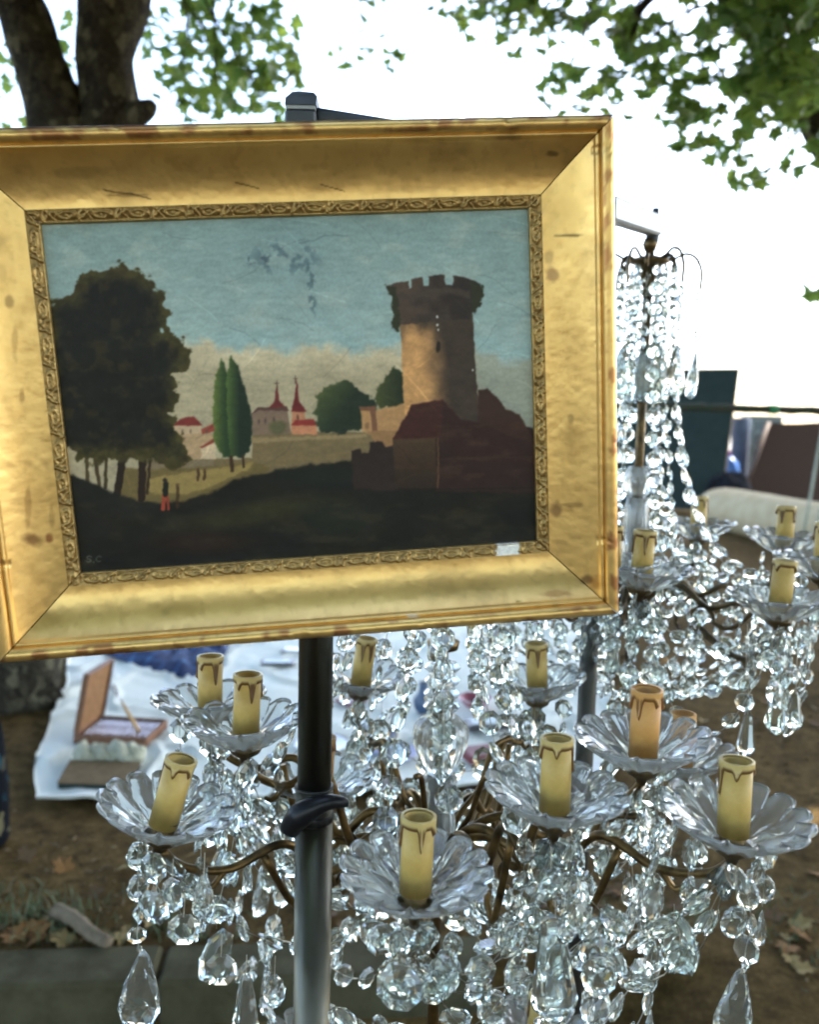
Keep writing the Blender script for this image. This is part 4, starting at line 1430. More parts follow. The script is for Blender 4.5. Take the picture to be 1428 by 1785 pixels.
# stem: turned brass with glass balusters
gz = lambda y: at(768, y, .94).z
mb = MB()
mb.lathe([(.006, ZH1 - .30), (.006, ARM1.z + .01)], 12, ch.ax)
mb.lathe([(.007, ZH1 - .02), (.022, ZH1 - .015), (.026, ZH1), (.020, ZH1 + .014), (.008, ZH1 + .02)], 20, ch.ax)
mb.lathe([(.007, gz(1250)), (.012, gz(1246)), (.012, gz(1236)), (.007, gz(1232))], 16, ch.ax)
mb.lathe([(.007, gz(1130)), (.016, gz(1126)), (.018, gz(1112)), (.007, gz(1106))], 16, ch.ax)
mb.lathe([(.007, ZH1 - .25), (.024, ZH1 - .245), (.026, ZH1 - .225), (.008, ZH1 - .21)], 20, ch.ax)
ch.part(mb, 'stem', M['brass'])


def fluted(prof, nfl=12, amp=.06, seg=72):
    th = np.linspace(0, 2 * np.pi, seg, endpoint=False)
    pr = np.array(prof)
    T, I = np.meshgrid(th, np.arange(len(pr)), indexing='ij')
    rr = pr[I, 0] * (1 + amp * np.abs(np.cos(T * nfl / 2)))
    return np.stack([ch.ax.x + rr * np.cos(T), ch.ax.y + rr * np.sin(T), pr[I, 1]], -1), seg, len(pr)


def glass_baluster(chd, name, prof, nfl=12, amp=.08):
    th = np.linspace(0, 2 * np.pi, 84, endpoint=False)
    pr = np.array([(.0085, prof[0][1])] + list(prof) + [(.0085, prof[-1][1])] + [(.0085, prof[0][1])])
    T, I = np.meshgrid(th, np.arange(len(pr)), indexing='ij')
    body = (I > 0) & (I < len(pr) - 2)
    rr = pr[I, 0] * (1 + amp * np.abs(np.cos(T * nfl / 2)) * body)
    vv = np.stack([chd.ax.x - chd.o.x + rr * np.cos(T), chd.ax.y - chd.o.y + rr * np.sin(T), pr[I, 1] - chd.o.z], -1)
    return link(name, np_mesh(name, vv.reshape(-1, 3), grid_faces(84, len(pr), True), M['bobeche'], True), chd.root)


glass_baluster(ch, 'glass_baluster', [(.011, gz(1352)), (.016, gz(1345)), (.021, gz(1325)), (.027, gz(1300)), (.029, gz(1280)), (.027, gz(1262)), (.020, gz(1250)), (.012, gz(1247))])
glass_baluster(ch, 'glass_baluster', [(.012, gz(1480)), (.017, gz(1468)), (.018, gz(1440)), (.015, gz(1405)), (.013, gz(1380)), (.018, gz(1368)), (.018, gz(1356)), (.012, gz(1353))])
for y_ in (1228, 1205, 1182, 1158):
    glass_baluster(ch, 'glass_ball', [(.010, gz(y_ + 10)), (.016, gz(y_ + 6)), (.0185, gz(y_)), (.016, gz(y_ - 6)), (.010, gz(y_ - 10))], 10, .10)
# tall brass rods curling up beside the stem
for an, r1, zt in ((2.6, .06, 1355), (-.6, .055, 1340), (.6, .075, 1330), (-2.0, .05, 1330)):
    z1 = gz(zt)
    mb = MB()
    mb.tube(spline([ch.polar(an, .014, ZH1 + .01), ch.polar(an, .030, ZH1 + .04), ch.polar(an, r1 * .75, (ZH1 + z1) / 2 + .01), ch.polar(an, r1, z1), ch.polar(an, r1 * 1.3, z1 + .008)], 7), .0032, 8)
    ch.part(mb, 'curled_rod', M['brass'])

BD = ['octagon', 'octagon', 'octagon', 'flower', 'octagon', 'octagon', 'round']
KEEP_CLEAR = [(900, 968, 1095, 1215, 1.07), (618, 652, 1100, 1190, 1.09), (1160, 1215, 1235, 1345, .96), (1085, 1160, 1195, 1315, .77)]


def clear_of_candles(c_, nb):
    for (kd, sz, p, R, _) in c_.beads[nb:]:
        x, y, dd = proj(p)
        if any(x0 < x < x1 and y0 < y < y1 and dd < dm for x0, x1, y0, y1, dm in KEEP_CLEAR):
            del c_.beads[nb:]
            c_.strands.pop()
            return


def strand(*a_, **k_):
    nb, ns = len(ch.beads), len(ch.strands)
    ch.chain(*a_, **k_)
    if len(ch.strands) > ns:
        clear_of_candles(ch, nb)


# tent of strands from the hidden crown down to the ring of arms
for i in range(18):
    an = 2 * math.pi * (i + .35) / 18
    r1 = .135 + .02 * math.sin(i * 2.3)
    pts = spline([ch.polar(an, .03, 1.60), ch.polar(an, .055, 1.45), ch.polar(an, .09, 1.30), ch.polar(an + .05, r1, 1.18), ch.polar(an + .1, r1 + .04, 1.125)], 6)
    strand(pts, BD, lambda t: .019 + .009 * t, .004, .35)
for i in range(7):
    an = 2 * math.pi * (i + .1) / 7
    pts = spline([ch.polar(an, .026, 1.60), ch.polar(an, .04, 1.45), ch.polar(an, .07, 1.28), ch.polar(an + .1, .10, 1.18)], 6)
    strand(pts, BD, lambda t: .018 + .008 * t, .004, .35, ('diamond', .03))
# swags from dish to dish, in order round the axis
order = sorted(cup1, key=lambda p: math.atan2(p.y - ch.ax.y, p.x - ch.ax.x))
for i, p in enumerate(order):
    q = order[(i + 1) % len(order)]
    if (p - q).length < .42:
        strand(swag(p + Vector((0, 0, -.022)), q + Vector((0, 0, -.022)), .055 + ch.r.uniform(0, .025)), BD, lambda t: .0275, .011, .28)
        strand(swag(p + Vector((0, 0, -.026)), q + Vector((0, 0, -.026)), .115 + ch.r.uniform(0, .04)), BD, lambda t: .0285, .014, .28)
    m = ch.polar(math.atan2(p.y - ch.ax.y, p.x - ch.ax.x) + ch.r.uniform(-.2, .2), .06, ZH1 - .03)
    strand(swag(p + Vector((0, 0, -.024)), m, .07), BD, lambda t: .027, .010, .3)
# drops under the dishes
for ip, p in enumerate(cup1):
    nd = 3
    for k in range(nd):
        an = 2 * math.pi * (k + ch.r.random() * .5) / nd
        h = p + Vector((math.cos(an) * .034, math.sin(an) * .034, -.004))
        n = ch.r.choice((1, 2, 2, 3))
        strand([h, h + Vector((0, 0, -.03 * n))], ['octagon', 'oval', 'octagon', 'diamond'], lambda t: .026, .004, .7, (ch.r.choice(('oval', 'octagon', 'octagon', 'almond')), ch.r.choice((.028, .032, .038))))
# garlands in rings below the arms, closing in towards the bottom
for lv_, (R1, dz, nh, sg) in enumerate(((.255, .045, 7, .05), (.25, -.025, 8, .045), (.23, -.085, 7, .045), (.205, -.14, 7, .045), (.17, -.19, 6, .04), (.17, .0, 7, .045), (.15, -.10, 6, .04))):
    hooks = [ch.polar(2 * math.pi * (k + .37 * lv_ + ch.r.uniform(-.12, .12)) / nh, R1 + ch.r.uniform(-.015, .015), ZH1 + dz + ch.r.uniform(-.012, .012)) for k in range(nh)]
    for k in range(nh):
        strand(swag(hooks[k], hooks[(k + 1) % nh], sg + ch.r.uniform(-.01, .015)), BD, lambda t: .0275, .011, .26)
    if lv_ in (1, 3):
        for k in range(nh):
            h = hooks[k]
            strand([h, h + Vector((0, 0, -.032 * (1 + k % 2)))], BD, lambda t: .027, .005, .5, (ch.r.choice(('spear', 'almond', 'oval', 'octagon')), ch.r.choice((.045, .055, .07))))
# two long chains with the big drops, at the outermost dishes
for (xs, ys, d, szs, endk) in (((240, 240, 242, 238, 243), (1492, 1548, 1592, 1630, 1655), .775, (.030, .028, .020, .018, .012), (245, 1722, .074)),
                               ((1318, 1305, 1312, 1302, 1300), (1520, 1562, 1612, 1655, 1682), .715, (.029, .027, .020, .024, .012), (1282, 1752, .068))):
    si = len(ch.strands)
    P = [at(x, y, d) for x, y in zip(xs, ys)]
    e_ = at(endk[0], endk[1], d)
    for kd, p, sz in zip(('oval', 'oval', 'diamond', 'octagon', 'diamond'), P, szs):
        ch.put(kd, sz, p, Vector((0, 0, -1)), si, .3, Vector((0, -1, 0)))
    ch.put('almond', endk[2], e_, Vector((ch.r.uniform(-.1, .1), 0, -1)), si, .04, Vector((0, -1, 0)))
    ch.strands.append([P[0] + Vector((.004, .0, .03))] + P + [e_ + Vector((0, 0, endk[2] / 2 - .004))])
# long spear prisms low in the middle
for x, y, d, k, L in ((965, 1690, .72, 'spear', .10), (428, 1755, .76, 'spear', .06), (1045, 1700, .73, 'oval', .045), (700, 1680, .75, 'almond', .05), (1175, 1640, .74, 'octagon', .03), (1185, 1668, .73, 'octagon', .028),
                      (355, 1560, .74, 'almond', .04), (320, 1620, .74, 'octagon', .029), (385, 1690, .76, 'octagon', .030), (478, 1728, .77, 'oval', .030), (300, 1560, .74, 'octagon', .029), (960, 1545, .70, 'octagon', .030), (1010, 1600, .70, 'octagon', .029)):
    p = at(x, y, d)
    si = len(ch.strands)
    ch.put(k, L, p, Vector((ch.r.uniform(-.1, .1), 0, -1)), si, .25, Vector((0, -1, 0)))
    ch.strands.append([p + Vector((0, .004, L / 2 + .016)), p + Vector((0, 0, L / 2 - .003))])
ch.finish(behind_picture)

# ------------------------------------------------------------------ the far chandelier
c2 = [(1117, 1018, 1.07, .05, 0), (1358, 1072, 1.04, .06, 0), (1367, 958, 1.32, .0, 0), (1217, 934, 1.46, .0, 0), (1436, 1000, 1.12, .0, 0)]
cup2 = [at(x, y, d) for x, y, d, *_ in c2]
ZR = sum(p.z for p in cup2) / len(cup2)
ZH2 = ZR - .075
c2b = Chandelier('tall_crystal_chandelier', 'tall crystal chandelier with bead strands hanging from a crown, beside the green board', AX2, ZH2, cup2, 1.8, M['brass_dark'], 23)
ch = c2b
ang = [math.atan2(p.y - ch.ax.y, p.x - ch.ax.x) for p in cup2]
for extra in (2.2, 2.9, -2.5, -1.95):
    cup2.append(ch.polar(extra, .24, ZR))
    c2.append((0, 0, 0, 0, 0))
for (x, y, d, ln, og), p in zip(c2, cup2):
    ch.candle(p, ln, 0, og)
    ch.arm(p, ZH2, rad=.0042, dip=.05)
zc_ = at(1131, 452, 1.27).z
mb = MB()
mb.lathe([(.007, ZH2 - .10), (.007, zc_ + .02)], 12, ch.ax)
mb.lathe([(.001, zc_ + .010), (.008, zc_ + .013), (.0115, zc_ + .022), (.008, zc_ + .031), (.002, zc_ + .034)], 16, ch.ax)
mb.tube([ch.ax + Vector((0, 0, zc_ + .03)), ch.ax + Vector((.003, 0, hook2.z - .02))], .004, 8)
mb.lathe([(.006, ZH2 - .03), (.024, ZH2 - .02), (.028, ZH2), (.020, ZH2 + .02), (.008, ZH2 + .03)], 18, ch.ax)
mb.lathe([(.006, zc_ - .05), (.010, zc_ - .03), (.020, zc_ - .008), (.030, zc_ - .004), (.028, zc_), (.007, zc_ + .006)], 20, ch.ax)
ch.part(mb, 'stem', M['brass_dark'])
z_at = lambda y: at(1108, y, 1.27).z
glass_baluster(ch, 'glass_baluster', [(.012, z_at(1000)), (.018, z_at(985)), (.021, z_at(940)), (.017, z_at(890)), (.014, z_at(870))])
glass_baluster(ch, 'glass_baluster', [(.012, z_at(868)), (.020, z_at(860)), (.022, z_at(840)), (.014, z_at(815))])
glass_baluster(ch, 'glass_baluster', [(.012, z_at(700)), (.017, z_at(690)), (.017, z_at(640)), (.012, z_at(620))])
for k in range(6):
    an = -.12 + k * math.pi / 3
    mb = MB()
    mb.tube(spline([ch.polar(an, .020, zc_ - .002), ch.polar(an, .036, zc_ + .001), ch.polar(an, .052, zc_ + .008), ch.polar(an, .067, zc_ + .002), ch.polar(an, .076, zc_ - .018), ch.polar(an, .075, zc_ - .044)], 6), .0022, 7)
    mb.tube(spline([ch.polar(an + .3, .022, zc_ - .002), ch.polar(an + .3, .035, zc_ + .002), ch.polar(an + .3, .043, zc_ - .008), ch.polar(an + .3, .040, zc_ - .016)], 5), .003, 6)
    ch.part(mb, 'crown_curl', M['brass_dark'])
    e_ = ch.polar(an, .074, zc_ - .046)
    ch.chain([e_, e_ + Vector((-.002, 0, -.082))], ['octagon', 'diamond', 'oval', 'diamond', 'octagon'], lambda t: .0155, .003, .8, ('almond', .072))
# strands from the crown flaring to the ring of dishes
NS = 8
for i in range(NS):
    an = 2 * math.pi * (i + .06) / NS
    z0, z1 = zc_ - .012, ZR - .03
    H = z0 - z1
    pts = spline([ch.polar(an, .040, z0), ch.polar(an, .045, z0 - .25 * H), ch.polar(an, .058, z0 - .5 * H), ch.polar(an, .085, z0 - .74 * H), ch.polar(an, .14, z0 - .93 * H), ch.polar(an, .22, z0 - 1.04 * H)], 7)
    ch.chain(pts, ['octagon', 'round'], lambda t: .0215 + .006 * math.sin(3.1 * t), .0045, .3)
for i in range(4):
    an = 2 * math.pi * (i + .2) / 4 + .5
    z0, z1 = zc_ - .012, ZR - .03
    H = z0 - z1
    pts = spline([ch.polar(an, .028, z0), ch.polar(an, .032, z0 - .3 * H), ch.polar(an, .050, z0 - .65 * H), ch.polar(an, .068, z0 - .95 * H)], 7)
    ch.chain(pts, ['diamond', 'oval'], lambda t: .017 + .006 * t, .002, .7, ('almond', .04))
    ch.chain([ch.polar(an + .4, .022, z0 - .01), ch.polar(an + .4, .024, z0 - .12)], BD, lambda t: .017, .002, .7, ('spear', .075))
order = sorted(cup2, key=lambda p: math.atan2(p.y - ch.ax.y, p.x - ch.ax.x))
for i, p in enumerate(order):
    q = order[(i + 1) % len(order)]
    for sg in (.04, .09, .14):
        ch.chain(swag(p + Vector((0, 0, -.022)), q + Vector((0, 0, -.022)), sg + ch.r.uniform(0, .02)), BD, lambda t: .0215, .006, .35)
    for k in range(3):
        an = 2 * math.pi * (k + ch.r.random() * .4) / 3
        h = p + Vector((math.cos(an) * .030, math.sin(an) * .030, -.006))
        n = ch.r.choice((2, 3, 3, 4))
        ch.chain([h, h + Vector((0, 0, -.021 * n))], BD, lambda t: .019, .002, .7, (ch.r.choice(('spear', 'oval', 'octagon', 'almond')), ch.r.choice((.025, .035, .05))))
for i in range(21):
    an = 2 * math.pi * (i + .3) / 21
    pts = spline([ch.polar(an, .21, ZR - .04), ch.polar(an, .205, ZR - .10), ch.polar(an, .17, ZR - .155), ch.polar(an, .10, ZR - .195), ch.polar(an, .04, ZR - .21)], 6)
    ch.chain(pts, BD, lambda t: .0215 - .003 * t, .005, .4)
for i in range(10):
    an = 2 * math.pi * (i + .8) / 10
    R1 = .14 + .04 * math.sin(i * 2.1)
    ch.chain([ch.polar(an, R1, ZR - .05), ch.polar(an, R1, ZR - .05 - .023 * (3 + i % 3))], BD, lambda t: .0205, .002, .7, (ch.r.choice(('octagon', 'oval', 'almond')), ch.r.choice((.028, .036))))
for x, y, d, k, L in ((1356, 1232, 1.06, 'spear', .072), (1386, 1240, 1.08, 'spear', .05), (1302, 1280, 1.12, 'spear', .06), (1300, 1190, 1.05, 'octagon', .024), (1345, 1150, 1.04, 'round', .026)):
    p = at(x, y, d)
    si = len(ch.strands)
    ch.put(k, L, p, Vector((0, 0, -1)), si, .25, Vector((0, -1, 0)))
    ch.strands.append([p + Vector((0, .004, L / 2 + .06)), p + Vector((0, 0, L / 2 - .003))])
ch.finish(behind_picture)

# ------------------------------------------------------------------ white sheet on the ground and what lies on it
def gz_at(p):
    return float(ground_z(np.array([p.x]), np.array([p.y]))[0])


NLc, NRc, FRc, FLc = gnd(57, 1404), gnd(1066, 1368), gnd(1066, 1040), gnd(150, 1030)
nu, nv2 = 150, 120
A, B = np.meshgrid(np.linspace(0, 1, nu), np.linspace(0, 1, nv2), indexing='ij')
sx = (NLc.x * (1 - A) + NRc.x * A) * (1 - B) + (FLc.x * (1 - A) + FRc.x * A) * B
sy = (NLc.y * (1 - A) + NRc.y * A) * (1 - B) + (FLc.y * (1 - A) + FRc.y * A) * B
sx = sx + (fbm(B * 6, A * 6, 4, 3) - .5) * .08 * sstep(.08, 0, A)
sy = sy + (fbm(A * 9, B * 3, 6, 3) - .5) * .10 * sstep(.10, 0, B)
sz = np.full(sx.shape, .018)
gzs = ground_z(sx, sy)
wr = fbm(sx * 2.2 + sy * .8, sy * 2.6, 8, 4)
wr2 = np.abs(fbm(sx * 3.1 + 7, sy * 2.3 + sx, 10, 3) - .5)
sz = gzs * .6 + .026 + (wr - .5) * .05 + .022 * np.exp(-(wr2 / .035) ** 2) + .02 * sstep(.07, .02, np.minimum(B, A)) * (fbm(A * 22, B * 22, 12, 2))
sz = np.maximum(sz, gzs + .006)
ev = np.stack([sx, sy, sz], -1)
under = ev.copy()
under[..., 2] = np.maximum(gzs + .001, sz - .010)
n = nu * nv2
f1 = grid_faces(nu, nv2)
bd = [i * nv2 for i in range(nu)] + [(nu - 1) * nv2 + j for j in range(1, nv2)] + [i * nv2 + nv2 - 1 for i in range(nu - 2, -1, -1)] + [j for j in range(nv2 - 2, 0, -1)]
bd = np.array(bd)
bd2 = np.roll(bd, -1)
f2 = np.stack([bd, bd2, bd2 + n, bd + n], -1)
tw = NT('white_cotton')
tw.set(Roughness=0.95, Base_Color=(.64, .665, .60, 1))
tw.b.inputs['Specular IOR Level'].default_value = .15
tw.bump(tw.noise(30, 5), .25, .01)
sheet = link('white_sheet', np_mesh('white_sheet', np.concatenate([ev.reshape(-1, 3), under.reshape(-1, 3)]), np.concatenate([f1, f2]), tw.m, True))
tag(sheet, 'rumpled white cotton sheet spread on the earth under the cutlery case', 'sheet')


def sheet_z(p):
    i = np.argmin((sx - p.x) ** 2 + (sy - p.y) ** 2)
    return float(sz.ravel()[i])


def on_sheet(x, y):
    p = gnd(x, y, .03)
    p.z = sheet_z(p)
    return p


def frame_from(a, b, zup=Vector((0, 0, 1))):
    """Matrix with x from a to b."""
    x = (b - a)
    x.z = 0
    x.normalize()
    y = zup.cross(x)
    return Matrix((x, y, zup)).transposed().to_4x4()


M['case_leather'] = mottled('brown_leatherette', (.14, .06, .026), (.20, .09, .042), 40, .6, 0, .3, 300, .001)
M['case_lining'] = mottled('tan_lining', (.23, .12, .055), (.29, .155, .075), 30, .85)
M['red_velvet'] = mottled('dark_red_velvet', (.075, .010, .014), (.12, .018, .022), 60, .9)
M['silver'] = mottled('silver_plate', (.34, .33, .36), (.5, .49, .52), 30, .25, 1.0)
M['bone'] = mottled('yellow_bone', (.42, .24, .08), (.52, .32, .12), 40, .5)
# cutlery case, open
pl, pr_ = on_sheet(124, 1296), on_sheet(244, 1296)
cw, cd = .34, .26
cm = Matrix.Translation(pl + Vector((0, .02, -.004))) @ frame_from(pl, pr_) @ Matrix.Rotation(math.radians(-9), 4, 'Z')
case = tag(empty('cutlery_case', mat=cm), 'open brown cutlery case with red lining, lid up, on the white sheet', 'case')
t_ = .008
mb = MB()
mb.box((cw / 2, cd / 2, .006), (cw, cd, .010))
for c_, s_ in (((cw / 2, t_ / 2, .022), (cw, t_, .042)), ((cw / 2, cd - t_ / 2, .022), (cw, t_, .042)), ((t_ / 2, cd / 2, .0225), (t_, cd - .017, .041)), ((cw - t_ / 2, cd / 2, .0225), (t_, cd - .017, .041))):
    mb.box(c_, s_, bev=.002)
mb.build('tray', M['case_leather'], case)
mb = MB()
mb.box((cw / 2, cd / 2, .015), (cw - .018, cd - .018, .006))
for k in range(13):
    mb.box((.02 + (cw - .04) * k / 12, .045, .024), (.009, .03, .012), bev=.003)
    mb.box((.02 + (cw - .04) * k / 12, .205, .024), (.009, .03, .012), bev=.003)
mb.build('velvet_lining', M['red_velvet'], case)
for k in range(12):
    mb = MB()
    x = .02 + (cw - .04) * (k + .5) / 12
    mb.tube([(x, .03, .027), (x, .06, .030), (x, .11, .030), (x, .15, .030), (x, .19, .030), (x, .25, .029), (x, .272, .028)], [.0022, .004, .003, .002, .004, .0042, .002], 8)
    mb.build('knife', M['silver'], case, True)
lid = MB()
rl = Matrix.Rotation(math.radians(-79), 3, 'Y')
hin = Vector((.0, 0, .046))


def lidp(v):
    return rl @ Vector(v) + hin


lb = MB()
lb.box((cw * .42, cd / 2, -.004), (cw * .84, cd, .012), bev=.004)
lb.box((cw * .84 - .004, cd / 2, -.018), (.008, cd - .002, .018), bev=.002)
lb.box((cw * .42, .004, -.018), (cw * .83, .008, .018), bev=.002)
lb.box((cw * .42, cd - .004, -.018), (cw * .83, .008, .018), bev=.002)
lb.v = [tuple(lidp(p)) for p in lb.v]
ld = lb.build('lid', M['case_leather'], case)
lb = MB()
lb.box((cw * .415, cd / 2, -.0125), (cw * .79, cd - .024, .004))
lb.v = [tuple(lidp(p)) for p in lb.v]
lb.build('lid_lining', M['case_lining'], ld)
# fork with a bone handle leaning on the lid
fk = tag(empty('fork', cm @ Vector((cw * .78, .10, .034))), 'bone-handled fork leaning upright against the open lid of the cutlery case', 'fork')
f0 = cm @ Vector((cw * .78, .10, .034))
f1_ = at(196, 1195, (f0 - CAM).dot(FWD) + .06)
dv = f1_ - f0
mb = MB()
sp = [dv * k for k in (0, .05, .35, .6, .64)]
mb.tube(sp, [.006, .009, .009, .006, .004], 10)
mb.build('handle', M['bone'], fk, True)
side = dv.cross(Vector((0, 1, 0))).normalized()
mb = MB()
mb.tube([dv * .63, dv * .76, dv * .80, dv * .84], [.0035, .0035, .009, .011], 8)
for k in (-1, -.33, .33, 1):
    mb.tube([dv * .83 + side * (k * .009), dv * .88 + side * (k * .011), dv * 1.0 + side * (k * .010)], .0018, 5)
mb.build('tines', M['silver'], fk, True)


# crumpled pale cloth roll in front of the case
def lumpy_roll(name, a, b, rad, mat, seed, label, cat, folds=9, amp=.25, squash=.7):
    a, b = Vector(a), Vector(b)
    mid = (a + b) / 2
    o = a.copy()
    nS, nT = 70, 40
    S, T = np.meshgrid(np.linspace(0, 1, nS), np.linspace(0, 2 * np.pi, nT, endpoint=False), indexing='ij')
    endr = np.sqrt(np.clip(1 - np.abs(2 * S - 1) ** 10, 0, 1))
    n_ = fbm(S * 5 + np.cos(T) * .8, np.sin(T) * 2.0 + S * folds, seed, 4) - .5
    r = rad * endr * (1 + amp * 2 * n_ + .22 * np.abs(np.sin(S * folds + np.sin(T * 2))) * amp)
    d = (b - a).normalized()
    y = Vector((-d.y, d.x, 0)).normalized()
    P = np.array(a)[None, None] * 0 + S[..., None] * np.array(b - a) + (np.cos(T) * r)[..., None] * np.array(y) + (np.sin(T) * r * squash + rad * squash * .88)[..., None] * np.array((0, 0, 1.0))
    me = np_mesh(name, P.reshape(-1, 3), grid_faces(nT, nS, True)[:, ::-1], mat, True) if False else np_mesh(name, P.transpose(1, 0, 2).reshape(-1, 3), grid_faces(nT, nS, True), mat, True)
    ob = link(name, me, None, o)
    tag(ob, label, cat)
    return ob


M['pale_cloth'] = mottled('greyish_cloth', (.34, .34, .25), (.43, .43, .33), 20, .95, 0, .6, 60, .01)
lumpy_roll('crumpled_cloth', on_sheet(128, 1324), on_sheet(254, 1326), .05, M['pale_cloth'], 5, 'crumpled pale grey cloth bag lying along the front of the cutlery case', 'cloth', 13, .55, .85)
# flat brown book/board in front of it
q0, q1, q2, q3 = on_sheet(100, 1374), on_sheet(228, 1378), on_sheet(244, 1338), on_sheet(122, 1334)
bo = (q0 + q1) / 2
M['board_top'] = mottled('worn_brown_cloth', (.12, .082, .042), (.165, .115, .060), 25, .9, 0, .2, 120, .002)
M['board_edge'] = mottled('dark_green_edge', (.018, .03, .028), (.03, .045, .04), 25, .8)
book = tag(empty('closed_album', bo), 'flat closed brown album with a dark green edge on the white sheet', 'album')
zb = max(q.z for q in (q0, q1, q2, q3)) - bo.z
mb = MB()
bt = .022
co_ = [Vector((q.x, q.y, 0)) - Vector((bo.x, bo.y, 0)) for q in (q0, q1, q2, q3)]
mb.add([c_ + Vector((0, 0, zb)) for c_ in co_] + [c_ + Vector((0, 0, zb + bt)) for c_ in co_], [(0, 3, 2, 1), (0, 1, 5, 4), (1, 2, 6, 5), (2, 3, 7, 6), (3, 0, 4, 7), (4, 5, 6, 7)])
mb.build('page_block', M['board_edge'], book)
mb = MB()
cc = sum(co_, Vector()) / 4
c2_ = [cc + (c_ - cc) * 1.012 for c_ in co_]
mb.add([c_ + Vector((0, 0, zb + bt + .001)) for c_ in c2_] + [c_ + Vector((0, 0, zb + bt + .005)) for c_ in c2_], [(0, 3, 2, 1), (0, 1, 5, 4), (1, 2, 6, 5), (2, 3, 7, 6), (3, 0, 4, 7), (4, 5, 6, 7)])
mb.build('cover', M['board_top'], book)

# blue plaid cloth
tp = NT('blue_plaid')
tp.set(Roughness=.9)
cx3 = tp.coord()
def stripes(rot, sc):
    mp = tp.n('ShaderNodeMapping')
    mp.inputs['Rotation'].default_value = (0, 0, rot)
    tp.l(cx3, mp.inputs[0])
    w_ = tp.n('ShaderNodeTexWave')
    w_.inputs['Scale'].default_value = sc
    tp.l(mp.outputs[0], w_.inputs['Vector'])
    return tp.ramp(w_.outputs['Fac'], [(.55, (1, 1, 1)), (.72, (.35, .45, .55)), (.9, (2.0, 2.2, 1.8))])
tp.base(tp.mix(tp.mix((.012, .026, .085), stripes(.3, 2.6), 1.0, 'MULTIPLY'), stripes(1.87, 2.1), 1.0, 'MULTIPLY'))
PB = [on_sheet(180, 1140), on_sheet(262, 1163), on_sheet(330, 1174), on_sheet(385, 1150), on_sheet(400, 1120), on_sheet(420, 1060), on_sheet(200, 1060)]
mb = MB()
po = PB[1]
cen = sum(PB, Vector()) / len(PB)
N = 56
ringp = spline(PB + [PB[0]], 8)[:-1]
vs = [cen - po + Vector((0, 0, .05))]
fs = []
for k in range(1, 9):
    for i, p in enumerate(ringp):
        q = cen.lerp(p, k / 8) - po
        vs.append(q + Vector((0, 0, .012 + .045 * math.sin(i * .8 + k * .5) * .4 * (k < 8) + .025 * (k < 8) + .02 * rng.random() * (k < 8) - .012 * (k == 8))))
L_ = len(ringp)
for i in range(L_):
    fs.append((0, 1 + i, 1 + (i + 1) % L_))
for k in range(7):
    for i in range(L_):
        a_, b_ = 1 + k * L_ + i, 1 + k * L_ + (i + 1) % L_
        fs.append((a_, a_ + L_, b_ + L_, b_))
mb.add(vs, fs)
pc = mb.build('plaid_cloth', tp.m, None, True, loc=po)
tag(pc, 'crumpled blue plaid cloth lying at the back of the white sheet', 'cloth')

# small flea-market goods glimpsed through the crystals
M['dark_glass'] = mottled('dark_mirror', (.03, .04, .045), (.06, .075, .08), 20, .12, .6)
M['wine'] = mottled('wine_red', (.10, .012, .016), (.16, .02, .025), 30, .6)
M['china'] = mottled('white_china', (.62, .64, .66), (.7, .72, .74), 20, .25)
M['blue_glaze'] = mottled('blue_glaze', (.03, .06, .12), (.05, .09, .17), 30, .3)
M['pink_glaze'] = mottled('pink_glaze', (.22, .05, .08), (.30, .08, .11), 30, .4)
M['ink'] = mottled('dark_lacquer', (.02, .02, .024), (.05, .045, .05), 30, .4)
M['lilac'] = mottled('lilac_cloth', (.25, .27, .42), (.34, .36, .5), 20, .8)
M['paper'] = mottled('off_white_paper', (.55, .56, .55), (.66, .67, .66), 20, .8)


def slab(name, px, py, w, d, h, rz, mat, label, cat, mat2=None):
    p = on_sheet(px, py)
    o = tag(empty(name, p), label, cat)
    R = Matrix.Rotation(rz, 3, 'Z')
    MB().box((0, 0, h / 2 + .006), (w, d, h), R, bev=min(.006, h * .3)).build('body', mat, o)
    if mat2:
        MB().box((0, 0, h + .008), (w * .78, d * .72, .004), R).build('panel', mat2, o)
    return o


slab('small_tray', 484, 1158, .20, .10, .012, .1, M['ink'], 'small dark rectangular tray beside the blue plaid cloth', 'tray', M['dark_glass'])
slab('framed_photo', 512, 1136, .15, .11, .014, -.1, M['ink'], 'small black picture frame behind the dark tray', 'frame', M['china'])
slab('red_box', 842, 1322, .17, .13, .045, .35, M['wine'], 'dark red box near the front edge of the white sheet', 'box')
slab('red_booklet', 612, 1222, .14, .12, .012, .7, M['wine'], 'thin wine-red booklet lying open-cornered on the white sheet', 'booklet')
slab('lilac_packet', 690, 1312, .20, .14, .02, -.4, M['lilac'], 'pale lilac folded packet lying on the white sheet', 'packet')
slab('dark_case', 850, 1272, .22, .12, .03, .2, M['ink'], 'flat black case behind the dark red box', 'case', M['dark_glass'])
slab('white_card', 1030, 1348, .14, .24, .004, .1, M['paper'], 'white card at the right end of the sheet', 'card')


def turned(name, px, py, prof, mat, label, cat, band=None):
    p = on_sheet(px, py)
    o = tag(empty(name, p), label, cat)
    MB().lathe(prof, 28).build('body', mat, o, True)
    if band:
        MB().lathe(band[0], 28, cap=False).build('band', band[1], o, True)
    return o


